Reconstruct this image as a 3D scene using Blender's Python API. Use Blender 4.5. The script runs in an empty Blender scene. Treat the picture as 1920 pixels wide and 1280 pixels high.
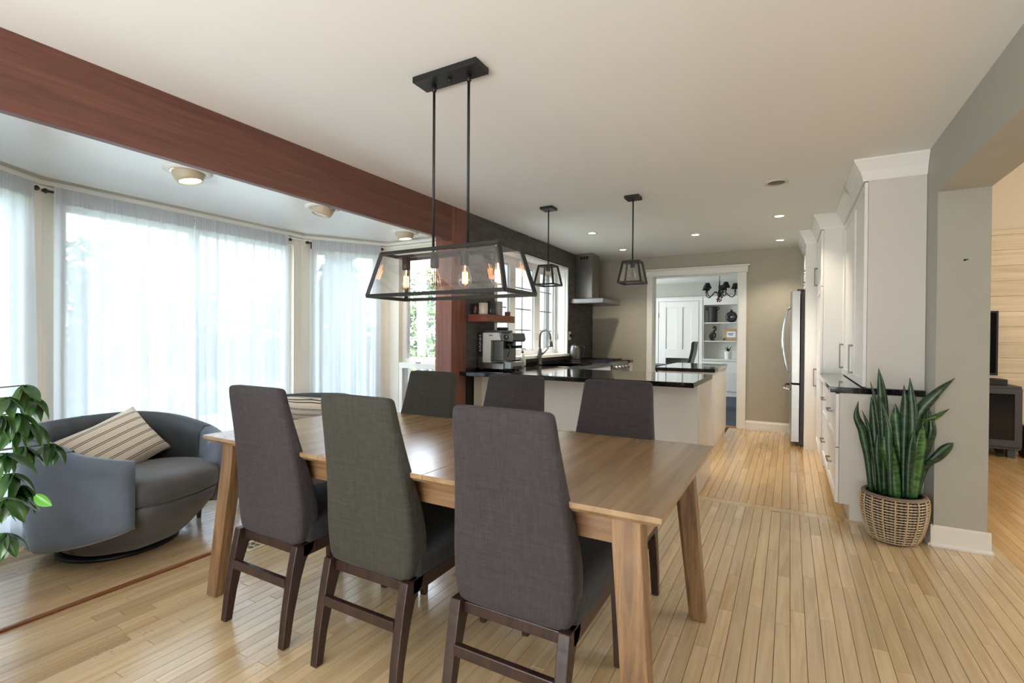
import bpy, math, random
from math import sin, cos, pi, radians, sqrt, atan2
from mathutils import Vector, Matrix
random.seed(7)
S = bpy.context.scene
COL = S.collection

# ------------------------------------------------------------------ camera
H = 1.245
CE = 2.465          # ceiling height
BAYZ = 2.20         # bay ceiling
YAW, PITCH, ROLL = 0.51327353, -0.00850792, 0.00668626
def cam_axes():
    right = Vector((cos(YAW), sin(YAW), 0)); fwd = Vector((-sin(YAW), cos(YAW), 0)); up = Vector((0, 0, 1))
    f2 = fwd*cos(PITCH)+up*sin(PITCH); u2 = up*cos(PITCH)-fwd*sin(PITCH)
    return right*cos(ROLL)+u2*sin(ROLL), u2*cos(ROLL)-right*sin(ROLL), f2
r_, u_, f_ = cam_axes()
cd = bpy.data.cameras.new('camera'); cam = bpy.data.objects.new('camera', cd); COL.objects.link(cam)
cd.sensor_width = 36; cd.lens = 923.69*36/1920; cd.clip_start = .05; cd.clip_end = 200
cam.matrix_world = Matrix(((r_.x, u_.x, -f_.x, 0), (r_.y, u_.y, -f_.y, 0), (r_.z, u_.z, -f_.z, H), (0, 0, 0, 1)))
S.camera = cam

# ------------------------------------------------------------------ world and lights
W = bpy.data.worlds.new('world'); S.world = W; W.use_nodes = True
bg = W.node_tree.nodes['Background']; bg.inputs[0].default_value = (.82, .93, 1.06, 1); bg.inputs[1].default_value = 8.5
S.view_settings.view_transform = 'Standard'; S.view_settings.look = 'None'
S.view_settings.gamma = 1; S.view_settings.use_curve_mapping = False
S.view_settings.exposure = 0.5
cy = S.cycles
cy.max_bounces = 9; cy.diffuse_bounces = 5; cy.glossy_bounces = 4; cy.transmission_bounces = 6; cy.transparent_max_bounces = 16
cy.caustics_reflective = False; cy.caustics_refractive = False; cy.sample_clamp_indirect = 6
def area(name, loc, aim, sx, sy, power=0, col=(1, 1, 1), portal=False):
    l = bpy.data.lights.new(name, 'AREA'); l.shape = 'RECTANGLE'; l.size = sx; l.size_y = sy
    l.energy = power; l.color = col
    o = bpy.data.objects.new(name, l); COL.objects.link(o); o.location = loc
    d = Vector(aim).normalized()
    o.rotation_euler = d.to_track_quat('-Z', 'Y').to_euler()
    if portal: l.cycles.is_portal = True
    return o
def spot(name, loc, power, col=(1, .87, .68), size=115, blend=.7, aim=(0, 0, -1)):
    l = bpy.data.lights.new(name, 'SPOT'); l.energy = power; l.color = col; l.spot_size = radians(size); l.spot_blend = blend; l.shadow_soft_size = .045
    o = bpy.data.objects.new(name, l); COL.objects.link(o); o.location = loc
    o.rotation_euler = Vector(aim).to_track_quat('-Z', 'Y').to_euler()
# sky portals in the window openings
area('portal_bay', (-4.14, 2.11, 1.05), (1, 0, 0), 1.7, 2.0, portal=True)
area('portal_bay_right', (-3.90, 3.50, 1.05), (.84, -.54, 0), .66, 2.0, portal=True)
area('portal_bay_return', (-3.17, 3.98, 1.1), (0, -1, 0), .5, 1.9, portal=True)
area('portal_bay_left', (-3.90, .78, 1.05), (.84, .54, 0), .66, 2.0, portal=True)
area('portal_kitchen', (-3.06, 5.46, 1.6), (1, 0, 0), 1.9, 1.2, portal=True)
# added fill behind the camera, tilted up; then daylight for living room and study
area('fill_rear', (-.9, -2.40, .9), (0, .62, .78), 3.2, 1.5, 215, (.96, .98, 1))
area('daylight_living', (4.9, 4.2, 1.9), (-1, 0, 0), 3.0, 2.2, 110, (1, .97, .92))
area('daylight_study', (-4.4, 9.6, 1.5), (1, 0, 0), 1.8, 1.5, 95, (.86, .94, 1))

# ------------------------------------------------------------------ materials
def lin(r, g, b):
    f = lambda v: (v/255)/12.92 if v/255 <= .04045 else ((v/255+.055)/1.055)**2.4
    return (f(r), f(g), f(b), 1)
def base(name):
    m = bpy.data.materials.new(name); m.use_nodes = True
    nt = m.node_tree; return m, nt, nt.nodes['Principled BSDF']
def N(nt, t, **kw):
    n = nt.nodes.new(t)
    for k, v in kw.items(): setattr(n, k, v)
    return n
def coords(nt, scale=(1, 1, 1), rot=(0, 0, 0)):
    tc = N(nt, 'ShaderNodeTexCoord'); mp = N(nt, 'ShaderNodeMapping')
    mp.inputs['Scale'].default_value = scale; mp.inputs['Rotation'].default_value = rot
    nt.links.new(tc.outputs['Object'], mp.inputs[0]); return mp.outputs[0]
def mat(name, col, rough=.5, metal=0, var=.0, vscale=8, stretch=(1, 1, 1), bump=0, bscale=60, spec=.5, coat=0, emit=None, estr=0, sheen=0):
    m, nt, p = base(name)
    p.inputs['Base Color'].default_value = col; p.inputs['Roughness'].default_value = rough
    p.inputs['Metallic'].default_value = metal; p.inputs['Specular IOR Level'].default_value = spec
    p.inputs['Coat Weight'].default_value = coat
    if sheen: p.inputs['Sheen Weight'].default_value = sheen; p.inputs['Sheen Roughness'].default_value = .4
    if emit: p.inputs['Emission Color'].default_value = emit; p.inputs['Emission Strength'].default_value = estr
    if var or bump:
        v = coords(nt, stretch)
        if var:
            n = N(nt, 'ShaderNodeTexNoise'); n.inputs['Scale'].default_value = vscale; n.inputs['Detail'].default_value = 6
            nt.links.new(v, n.inputs['Vector'])
            r = N(nt, 'ShaderNodeValToRGB'); r.color_ramp.elements[0].position = .3; r.color_ramp.elements[1].position = .7
            r.color_ramp.elements[0].color = tuple(c*(1-var) for c in col[:3])+(1,)
            r.color_ramp.elements[1].color = tuple(min(1, c*(1+var)) for c in col[:3])+(1,)
            nt.links.new(n.outputs[0], r.inputs[0]); nt.links.new(r.outputs[0], p.inputs['Base Color'])
        if bump:
            n2 = N(nt, 'ShaderNodeTexNoise'); n2.inputs['Scale'].default_value = bscale; n2.inputs['Detail'].default_value = 4
            nt.links.new(v, n2.inputs['Vector'])
            b = N(nt, 'ShaderNodeBump'); b.inputs['Strength'].default_value = bump; b.inputs['Distance'].default_value = .004
            nt.links.new(n2.outputs[0], b.inputs['Height']); nt.links.new(b.outputs[0], p.inputs['Normal'])
    return m
def wood(name, c1, c2, rough, axis, scale=1.0, tone=False, coat=0, bump=.12, ring=.55, wear=False):
    """grain running along axis 0/1/2; tone reads the per-plank attribute"""
    m, nt, p = base(name)
    st = [28*scale]*3; st[axis] = 1.3*scale
    v = coords(nt, st)
    n = N(nt, 'ShaderNodeTexNoise'); n.inputs['Scale'].default_value = 1.6; n.inputs['Detail'].default_value = 9; n.inputs['Roughness'].default_value = .62
    n.inputs['Distortion'].default_value = ring
    r = N(nt, 'ShaderNodeValToRGB'); r.color_ramp.elements[0].position = .34; r.color_ramp.elements[1].position = .68
    r.color_ramp.elements[0].color = c1; r.color_ramp.elements[1].color = c2
    last = r.outputs[0]
    if tone:
        at = N(nt, 'ShaderNodeAttribute'); at.attribute_name = 'tone'
        add = N(nt, 'ShaderNodeVectorMath', operation='ADD')
        mul = N(nt, 'ShaderNodeVectorMath', operation='MULTIPLY'); mul.inputs[1].default_value = (37, 91, 53)
        nt.links.new(at.outputs['Color'], mul.inputs[0]); nt.links.new(v, add.inputs[0]); nt.links.new(mul.outputs[0], add.inputs[1])
        nt.links.new(add.outputs[0], n.inputs['Vector'])
        mx = N(nt, 'ShaderNodeMix', data_type='RGBA', blend_type='MULTIPLY'); mx.inputs[0].default_value = 1
        nt.links.new(last, mx.inputs[6]); nt.links.new(at.outputs['Color'], mx.inputs[7]); last = mx.outputs[2]
        if wear:      # clusters of dark scratches worn through the varnish
            fine = N(nt, 'ShaderNodeTexNoise'); fine.inputs['Scale'].default_value = 1; fine.inputs['Detail'].default_value = 3
            nt.links.new(coords(nt, (260, 60, 1)), fine.inputs['Vector'])
            patch = N(nt, 'ShaderNodeTexNoise'); patch.inputs['Scale'].default_value = 2.1; patch.inputs['Detail'].default_value = 1
            nt.links.new(coords(nt, (1.4, .7, 1)), patch.inputs['Vector'])
            r1 = N(nt, 'ShaderNodeMapRange'); r1.inputs[1].default_value = .60; r1.inputs[2].default_value = .66
            r2 = N(nt, 'ShaderNodeMapRange'); r2.inputs[1].default_value = .60; r2.inputs[2].default_value = .70
            nt.links.new(fine.outputs[0], r1.inputs[0]); nt.links.new(patch.outputs[0], r2.inputs[0])
            pr = N(nt, 'ShaderNodeMath', operation='MULTIPLY'); nt.links.new(r1.outputs[0], pr.inputs[0]); nt.links.new(r2.outputs[0], pr.inputs[1])
            m3 = N(nt, 'ShaderNodeMix', data_type='RGBA'); nt.links.new(pr.outputs[0], m3.inputs[0]); nt.links.new(last, m3.inputs[6]); m3.inputs[7].default_value = (.10, .085, .075, 1); last = m3.outputs[2]
    else:
        nt.links.new(v, n.inputs['Vector'])
    nt.links.new(n.outputs[0], r.inputs[0]); nt.links.new(last, p.inputs['Base Color'])
    p.inputs['Roughness'].default_value = rough; p.inputs['Coat Weight'].default_value = coat; p.inputs['Coat Roughness'].default_value = .22
    b = N(nt, 'ShaderNodeBump'); b.inputs['Strength'].default_value = bump; b.inputs['Distance'].default_value = .002
    nt.links.new(n.outputs[0], b.inputs['Height']); nt.links.new(b.outputs[0], p.inputs['Normal'])
    return m
def fabric(name, col, var=.34, scale=950, rough=.9, slub=True):
    m, nt, p = base(name)
    v = coords(nt)
    outs = []
    for st in ((430, 60, 9), (9, 9, 430)):      # upright and level threads
        w = N(nt, 'ShaderNodeTexNoise'); w.inputs['Scale'].default_value = 1; w.inputs['Detail'].default_value = 3; w.inputs['Roughness'].default_value = .7
        nt.links.new(coords(nt, st), w.inputs['Vector']); outs.append(w.outputs[0])
    mu = N(nt, 'ShaderNodeMath', operation='ADD'); nt.links.new(outs[0], mu.inputs[0]); nt.links.new(outs[1], mu.inputs[1])
    n = N(nt, 'ShaderNodeTexNoise'); n.inputs['Scale'].default_value = 45; n.inputs['Detail'].default_value = 5
    nt.links.new(v, n.inputs['Vector'])
    a2 = N(nt, 'ShaderNodeMath', operation='MULTIPLY_ADD'); a2.inputs[1].default_value = 1.3
    sc_ = N(nt, 'ShaderNodeMath', operation='MULTIPLY_ADD'); sc_.inputs[1].default_value = .5; sc_.inputs[2].default_value = -1.05
    nt.links.new(n.outputs[0], sc_.inputs[0]); nt.links.new(mu.outputs[0], a2.inputs[0]); nt.links.new(sc_.outputs[0], a2.inputs[2])
    r = N(nt, 'ShaderNodeValToRGB'); r.color_ramp.elements[0].position = .28
    r.color_ramp.elements[0].color = tuple(c*(1-var) for c in col[:3])+(1,); r.color_ramp.elements[1].position = 1.0
    r.color_ramp.elements[1].color = tuple(c*(1+var) for c in col[:3])+(1,)
    nt.links.new(a2.outputs[0], r.inputs[0])
    last = r.outputs[0]
    if slub:   # pilled dark specks
        vo = N(nt, 'ShaderNodeTexVoronoi'); vo.inputs['Scale'].default_value = 32; nt.links.new(v, vo.inputs['Vector'])
        rr = N(nt, 'ShaderNodeValToRGB'); rr.color_ramp.elements[0].position = .06; rr.color_ramp.elements[1].position = .12
        rr.color_ramp.elements[0].color = (.45, .42, .42, 1); rr.color_ramp.elements[1].color = (1, 1, 1, 1)
        nt.links.new(vo.outputs[0], rr.inputs[0])
        mx = N(nt, 'ShaderNodeMix', data_type='RGBA', blend_type='MULTIPLY'); mx.inputs[0].default_value = .9
        nt.links.new(last, mx.inputs[6]); nt.links.new(rr.outputs[0], mx.inputs[7]); last = mx.outputs[2]
    nt.links.new(last, p.inputs['Base Color'])
    p.inputs['Roughness'].default_value = rough; p.inputs['Sheen Weight'].default_value = .04
    b = N(nt, 'ShaderNodeBump'); b.inputs['Strength'].default_value = .35; b.inputs['Distance'].default_value = .0015
    nt.links.new(mu.outputs[0], b.inputs['Height']); nt.links.new(b.outputs[0], p.inputs['Normal'])
    return m
def glass(name, gloss=.07, tint=(1, 1, 1, 1), rough=.02):
    m = bpy.data.materials.new(name); m.use_nodes = True; nt = m.node_tree; nt.nodes.clear()
    o = N(nt, 'ShaderNodeOutputMaterial'); t = N(nt, 'ShaderNodeBsdfTransparent'); t.inputs[0].default_value = tint
    g = N(nt, 'ShaderNodeBsdfGlossy'); g.inputs['Roughness'].default_value = rough
    mx = N(nt, 'ShaderNodeMixShader'); lw = N(nt, 'ShaderNodeLayerWeight'); lw.inputs[0].default_value = .35
    mm = N(nt, 'ShaderNodeMath', operation='MULTIPLY_ADD'); mm.inputs[1].default_value = .4; mm.inputs[2].default_value = gloss
    nt.links.new(lw.outputs['Facing'], mm.inputs[0]); nt.links.new(mm.outputs[0], mx.inputs[0])
    nt.links.new(t.outputs[0], mx.inputs[1]); nt.links.new(g.outputs[0], mx.inputs[2]); nt.links.new(mx.outputs[0], o.inputs[0])
    return m
def sheer(name):
    m = bpy.data.materials.new(name); m.use_nodes = True; nt = m.node_tree; nt.nodes.clear()
    o = N(nt, 'ShaderNodeOutputMaterial'); t = N(nt, 'ShaderNodeBsdfTransparent'); t.inputs[0].default_value = (.95, .98, 1, 1)
    tr = N(nt, 'ShaderNodeBsdfTranslucent'); tr.inputs[0].default_value = (.37, .415, .45, 1)
    d = N(nt, 'ShaderNodeBsdfDiffuse'); d.inputs[0].default_value = (.86, .87, .87, 1)
    m1 = N(nt, 'ShaderNodeMixShader'); m1.inputs[0].default_value = .5
    m2 = N(nt, 'ShaderNodeMixShader')
    lw = N(nt, 'ShaderNodeLayerWeight'); lw.inputs[0].default_value = .5
    mm = N(nt, 'ShaderNodeMath', operation='MULTIPLY_ADD'); mm.inputs[1].default_value = .25; mm.inputs[2].default_value = .885; mm.use_clamp = True
    nt.links.new(lw.outputs['Facing'], mm.inputs[0]); nt.links.new(mm.outputs[0], m2.inputs[0])
    nt.links.new(tr.outputs[0], m1.inputs[1]); nt.links.new(d.outputs[0], m1.inputs[2])
    nt.links.new(t.outputs[0], m2.inputs[1]); nt.links.new(m1.outputs[0], m2.inputs[2]); nt.links.new(m2.outputs[0], o.inputs[0])
    return m
def leafmat(name, c1, c2, axis_scale=(1, 1, 1), scale=20, rough=.35, trans=.15):
    m, nt, p = base(name)
    v = coords(nt, axis_scale); n = N(nt, 'ShaderNodeTexNoise'); n.inputs['Scale'].default_value = scale; n.inputs['Detail'].default_value = 3
    nt.links.new(v, n.inputs['Vector']); r = N(nt, 'ShaderNodeValToRGB')
    r.color_ramp.elements[0].position = .38; r.color_ramp.elements[1].position = .62
    r.color_ramp.elements[0].color = c1; r.color_ramp.elements[1].color = c2
    nt.links.new(n.outputs[0], r.inputs[0]); nt.links.new(r.outputs[0], p.inputs['Base Color']); p.inputs['Roughness'].default_value = rough
    p.inputs['Subsurface Weight'].default_value = 0
    return m
def granite(name):
    m, nt, p = base(name); v = coords(nt)
    n = N(nt, 'ShaderNodeTexNoise'); n.inputs['Scale'].default_value = 160; n.inputs['Detail'].default_value = 4; nt.links.new(v, n.inputs['Vector'])
    r = N(nt, 'ShaderNodeValToRGB'); r.color_ramp.elements[0].position = .55; r.color_ramp.elements[1].position = .78
    r.color_ramp.elements[0].color = (.006, .006, .007, 1); r.color_ramp.elements[1].color = (.09, .09, .085, 1)
    nt.links.new(n.outputs[0], r.inputs[0]); nt.links.new(r.outputs[0], p.inputs['Base Color'])
    p.inputs['Roughness'].default_value = .06; p.inputs['Coat Weight'].default_value = .35; p.inputs['Coat Roughness'].default_value = .03
    return m
def stripes(name, c1, c2, scale=1.0):
    m, nt, p = base(name); v = coords(nt)
    sx = N(nt, 'ShaderNodeSeparateXYZ'); nt.links.new(v, sx.inputs[0])
    f = N(nt, 'ShaderNodeMath', operation='MULTIPLY'); f.inputs[1].default_value = 1/.052
    nt.links.new(sx.outputs['Z'], f.inputs[0]); fr = N(nt, 'ShaderNodeMath', operation='FRACT'); nt.links.new(f.outputs[0], fr.inputs[0])
    r = N(nt, 'ShaderNodeValToRGB'); r.color_ramp.interpolation = 'CONSTANT'
    e = r.color_ramp.elements; e[0].position = 0; e[0].color = c1; e[1].position = .42; e[1].color = c2
    for pos, c in ((.50, c1), (.60, c2), (.68, c1)):
        q = e.new(pos); q.color = c
    nt.links.new(fr.outputs[0], r.inputs[0]); nt.links.new(r.outputs[0], p.inputs['Base Color']); p.inputs['Roughness'].default_value = .9
    return m
M = {}
M['ceiling'] = mat('ceiling_paint', lin(236, 235, 231), .8, bump=.03, bscale=90)
M['bayceil'] = mat('bay_ceiling_paint', lin(240, 242, 241), .25, spec=.6, coat=.4)
M['greige'] = mat('greige_wall_paint', lin(172, 171, 160), .75, var=.02, bump=.03, bscale=120)
M['wallback'] = mat('kitchen_wall_paint', lin(170, 164, 148), .75, var=.02, bump=.03, bscale=120)
M['white'] = mat('white_trim_paint', lin(228, 226, 219), .4, var=.01)
M['cabinet'] = mat('white_cabinet_lacquer', lin(238, 236, 232), .28)
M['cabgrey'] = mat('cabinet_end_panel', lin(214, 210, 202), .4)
M['cream'] = mat('cream_frame_paint', lin(212, 206, 192), .5)
M['vinyl'] = mat('white_vinyl', lin(235, 236, 234), .4)
M['floor'] = wood('maple_floor', lin(194, 167, 128), lin(216, 192, 155), .22, 1, scale=.55, tone=True, coat=.7, bump=.03, wear=True, ring=1.2)
M['gap'] = mat('floor_gap', lin(70, 48, 30), .9)
M['redwood'] = wood('mahogany_beam', lin(88, 52, 42), lin(112, 70, 56), .45, 1, .8, bump=.05)
M['redpost'] = wood('mahogany_post', lin(98, 56, 44), lin(138, 84, 66), .4, 2, .8, bump=.05)
M['redshelf'] = wood('mahogany_shelf', lin(112, 56, 40), lin(150, 82, 60), .4, 0, .8, bump=.05)
M['oak'] = wood('table_oak_top', lin(136, 109, 79), lin(162, 134, 100), .25, 1, .45, coat=.25, bump=.025, ring=.25)
M['oakx'] = wood('table_oak_apron', lin(104, 76, 50), lin(146, 112, 78), .38, 0, .9)
M['oakz'] = wood('table_oak_leg', lin(100, 74, 48), lin(150, 116, 80), .38, 2, .9)
M['dkwood'] = wood('espresso_wood', lin(34, 22, 19), lin(62, 42, 36), .35, 2, .9, bump=.05)
M['fab_a'] = fabric('purple_grey_weave', lin(58, 52, 55))
M['fab_b'] = fabric('olive_grey_weave', lin(57, 55, 48), slub=False)
M['fab_seat'] = fabric('charcoal_weave', lin(44, 44, 46), slub=False)
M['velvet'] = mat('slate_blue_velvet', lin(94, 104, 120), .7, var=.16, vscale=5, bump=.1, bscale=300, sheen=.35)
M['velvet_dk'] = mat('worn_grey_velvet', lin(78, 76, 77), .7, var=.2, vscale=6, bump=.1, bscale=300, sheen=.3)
M['leather'] = mat('dark_slate_leather', lin(56, 60, 66), .5, var=.1, bump=.15, bscale=40)
M['pillow'] = stripes('striped_linen', lin(214, 202, 186), lin(66, 58, 60))
M['black'] = mat('black_metal', lin(28, 27, 26), .45, spec=.4)
M['bronze'] = mat('dark_bronze_metal', lin(44, 38, 35), .45, .3)
M['blackplastic'] = mat('black_plastic', lin(18, 18, 19), .4)
M['steel'] = mat('brushed_steel', lin(152, 150, 146), .3, 1, var=.06, vscale=3, stretch=(1, 1, 40))
M['steeldk'] = mat('dark_steel', lin(110, 108, 104), .35, 1)
M['chrome'] = mat('chrome', lin(205, 205, 205), .12, 1)
M['nickel'] = mat('brushed_nickel', lin(118, 113, 106), .42, .9)
M['granite'] = granite('black_granite')
M['slate'] = mat('slate_ledgestone', lin(86, 82, 78), .8, var=.28, vscale=26, stretch=(1, .25, 1), bump=.4, bscale=70)
M['slatebk'] = mat('slate_backing', lin(46, 44, 42), .9)
M['glass'] = glass('window_glass', .04)
M['lampglass'] = glass('lantern_glass', .06, (.97, .97, .97, 1))
M['bulbglass'] = glass('bulb_glass', .10, (1, .97, .93, 1))
M['sheer'] = sheer('sheer_voile')
M['filament'] = mat('filament', (1, .4, .1, 1), .5, emit=(1, .36, .10, 1), estr=14)
M['lampwarm'] = mat('lit_lamp', (1, .9, .7, 1), .5, emit=(1, .88, .66, 1), estr=9)
M['lampoff'] = mat('frosted_lamp', lin(230, 228, 222), .3)
M['fittingbeige'] = mat('beige_enamel', lin(190, 176, 152), .5)
M['basket'] = mat('seagrass_rope', lin(196, 180, 154), .8, var=.3, vscale=60)
M['basketin'] = mat('basket_liner', lin(48, 38, 31), .8)
M['basketrim'] = mat('basket_rim_wood', lin(120, 102, 84), .7)
M['binding'] = mat('tan_binding', lin(190, 165, 124), .7)
M['soil'] = mat('soil', lin(50, 38, 28), .95, bump=.8, bscale=60)
M['snake'] = leafmat('snake_leaf', lin(20, 44, 26), lin(44, 80, 42), (.3, .3, 1), 60)
M['snakelite'] = leafmat('snake_leaf_light', lin(30, 66, 32), lin(78, 122, 58), (.3, .3, 1), 55)
M['leaf'] = leafmat('umbrella_leaf', lin(26, 56, 24), lin(56, 98, 40), scale=14, rough=.28)
M['leaflite'] = mat('young_leaf', lin(104, 178, 62), .35)
M['stem'] = mat('plant_stem', lin(70, 60, 48), .7)
M['terracotta'] = mat('dark_planter', lin(70, 62, 58), .6)
M['pine'] = wood('pine_board', lin(198, 181, 152), lin(222, 208, 182), .6, 0, .3, tone=True, ring=1.6)
M['livwall'] = mat('tan_wall_paint', lin(206, 191, 165), .8)
M['mug_white'] = mat('cream_ceramic', lin(206, 196, 180), .4)
M['mug_dark'] = mat('dark_glaze', lin(36, 36, 40), .3)
M['mug_blue'] = mat('navy_glaze', lin(40, 48, 58), .3)
M['brown'] = mat('rust_glaze', lin(120, 66, 40), .5)
M['greybox'] = mat('grey_card', lin(150, 146, 138), .6)
M['carpet'] = mat('blue_grey_carpet', lin(70, 78, 90), .95, var=.15, vscale=30, bump=.5, bscale=400)
M['iron'] = mat('black_iron', lin(20, 19, 19), .5)
M['blackshade'] = mat('black_lampshade', lin(22, 21, 24), .8)
M['redberry'] = mat('red_berries', lin(120, 40, 36), .6)
M['ceramicblk'] = mat('matte_black_ceramic', lin(42, 42, 45), .6)
M['frame_oak'] = wood('picture_frame_oak', lin(170, 140, 104), lin(196, 168, 130), .5, 0)
M['paper'] = mat('white_paper', lin(240, 240, 238), .7)
M['inkblue'] = mat('blue_ink', lin(60, 84, 140), .7)
M['vase'] = mat('white_vase', lin(236, 234, 228), .3)
M['brass'] = mat('brass_vent', lin(216, 204, 168), .4, .3)
M['lawn'] = mat('lawn', lin(120, 140, 80), .95, var=.3, vscale=3)
M['foliage'] = leafmat('garden_leaf', lin(88, 112, 70), lin(160, 176, 124), scale=3, rough=.6)
M['spruce'] = leafmat('spruce_needles', lin(64, 88, 76), lin(104, 126, 110), scale=3, rough=.7)
M['bark'] = mat('bark', lin(96, 80, 66), .9)
M['deckrail'] = mat('white_railing', lin(235, 236, 238), .5)
M['siding'] = mat('pale_siding', lin(222, 226, 230), .7)
M['fence'] = mat('weathered_fence', lin(176, 172, 172), .8)
M['hoop'] = mat('blue_grey_backboard', lin(80, 96, 116), .5)
M['screen'] = mat('tv_screen', lin(10, 10, 12), .12)
M['darkoak'] = mat('dark_grey_cabinet', lin(58, 57, 58), .5)
M['smoked'] = mat('smoked_glass', lin(24, 26, 30), .08)
M['wire'] = mat('black_cable', lin(16, 16, 16), .5)
M['threshold'] = wood('brown_threshold', lin(104, 62, 38), lin(146, 94, 60), .4, 1)

# ------------------------------------------------------------------ mesh helpers
class MB:
    def __init__(s): s.v = []; s.f = []; s.mi = []; s.sm = []; s.k = 0; s.smooth = False
    def add(s, vs, fs):
        o = len(s.v); s.v += [tuple(p) for p in vs]
        for q in fs: s.f.append([i+o for i in q]); s.mi.append(s.k); s.sm.append(s.smooth)
        return s
    def box(s, x0, x1, y0, y1, z0, z1):
        if x0 > x1: x0, x1 = x1, x0
        if y0 > y1: y0, y1 = y1, y0
        if z0 > z1: z0, z1 = z1, z0
        return s.add([(x0, y0, z0), (x1, y0, z0), (x1, y1, z0), (x0, y1, z0), (x0, y0, z1), (x1, y0, z1), (x1, y1, z1), (x0, y1, z1)],
                     [(0, 3, 2, 1), (4, 5, 6, 7), (0, 1, 5, 4), (1, 2, 6, 5), (2, 3, 7, 6), (3, 0, 4, 7)])
    def loft(s, rings, cap0=True, cap1=True, closed=True, flip=False):
        n = len(rings[0]); vs = [p for r in rings for p in r]; fs = []
        for i in range(len(rings)-1):
            for j in range(n if closed else n-1):
                a, b = i*n+j, i*n+(j+1) % n
                fs.append((a, b, b+n, a+n))
        if cap0: fs.append(tuple(range(n))[::-1])
        if cap1: fs.append(tuple((len(rings)-1)*n+j for j in range(n)))
        if flip: fs = [q[::-1] for q in fs]
        return s.add(vs, fs)
    def tube(s, pts, r, n=8, r1=None):
        pts = [Vector(p) for p in pts]; rings = []
        t0 = (pts[1]-pts[0]).normalized(); ref = Vector((0, 0, 1)) if abs(t0.z) < .9 else Vector((1, 0, 0))
        u = t0.cross(ref).normalized()
        for i, p in enumerate(pts):
            t = (pts[min(i+1, len(pts)-1)]-pts[max(i-1, 0)]).normalized()
            u = (u-t*u.dot(t)).normalized(); w = t.cross(u)
            rr = r if r1 is None else r+(r1-r)*i/(len(pts)-1)
            if isinstance(r, (list, tuple)): rr = r[i]
            rings.append([p+u*rr*cos(2*pi*k/n)+w*rr*sin(2*pi*k/n) for k in range(n)])
        sm = s.smooth; s.smooth = True; s.loft(rings); s.smooth = sm
        return s
    def lathe(s, prof, c=(0, 0, 0), n=24, cap0=True, cap1=True, sm=True):
        rings = [[(c[0]+r*cos(2*pi*k/n), c[1]+r*sin(2*pi*k/n), c[2]+z) for k in range(n)] for r, z in prof]
        o = s.smooth; s.smooth = sm; s.loft(rings, cap0, cap1); s.smooth = o
        return s
    def bar(s, a, b, w, h=None):
        """square bar from a to b"""
        a, b = Vector(a), Vector(b); t = (b-a).normalized(); h = h or w
        ref = Vector((0, 0, 1)) if abs(t.z) < .95 else Vector((1, 0, 0))
        u = t.cross(ref).normalized()*w/2; v = u.cross(t).normalized()*h/2
        return s.loft([[p-u-v, p+u-v, p+u+v, p-u+v] for p in (a, b)])
    def prism(s, poly, axis, a0, a1):
        """polygon in the two other axes extruded along axis"""
        def P(q, a):
            l = list(q); l.insert(axis, a); return tuple(l)
        return s.loft([[P(q, a0) for q in poly], [P(q, a1) for q in poly]])
    def build(s, name, m, parent=None, bevel=0, seg=2, attr=None, subsurf=0):
        me = bpy.data.meshes.new(name); me.from_pydata(s.v, [], s.f)
        for x in (m if isinstance(m, (list, tuple)) else [m]): me.materials.append(M[x])
        if any(s.mi): me.polygons.foreach_set('material_index', s.mi)
        if any(s.sm): me.polygons.foreach_set('use_smooth', s.sm)
        if attr is not None:
            a = me.color_attributes.new('tone', 'FLOAT_COLOR', 'POINT')
            fl = []
            if callable(attr): raise ValueError
            if len(attr) == 3: fl = [*attr, 1]*len(s.v)
            else:
                for c in attr: fl += [*c, 1]
            a.data.foreach_set('color', fl)
        me.update()
        o = bpy.data.objects.new(name, me); COL.objects.link(o)
        if parent: o.parent = parent
        if bevel:
            b = o.modifiers.new('bevel', 'BEVEL'); b.width = bevel; b.segments = seg; b.limit_method = 'ANGLE'; b.angle_limit = radians(35)
        if subsurf:
            b = o.modifiers.new('subsurf', 'SUBSURF'); b.levels = subsurf; b.render_levels = subsurf
        return o
def tag(o, label=None, cat=None, group=None, kind=None):
    if label: o['label'] = label
    if cat: o['category'] = cat
    if group: o['group'] = group
    if kind: o['kind'] = kind
    return o
def thing(name, label, cat, loc=(0, 0, 0), rz=0, group=None):
    o = bpy.data.objects.new(name, None); COL.objects.link(o); o.empty_display_size = .1
    o.location = loc; o.rotation_euler = (0, 0, rz)
    return tag(o, label, cat, group)
def struct(mb, name, m, label=None, cat=None, parent=None, **kw):
    o = mb.build(name, m, parent, **kw)
    if not parent: tag(o, label, cat, kind='structure')
    return o
def kids(o): return list(o.children)
def dup(o, parent=None):
    c = o.copy(); COL.objects.link(c)
    if parent: c.parent = parent
    for ch in kids(o): dup(ch, c)
    return c
def rrect(cx, cyy, z, hw, hd, r, n=4):
    r = min(r, hw*.98, hd*.98); pts = []
    for (sx, sy, a0) in ((1, 1, 0), (-1, 1, 90), (-1, -1, 180), (1, -1, 270)):
        for k in range(n+1):
            a = radians(a0+90*k/n); pts.append((cx+sx*(hw-r)+r*cos(a), cyy+sy*(hd-r)+r*sin(a), z))
    return pts
def sil(v): return v

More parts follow.
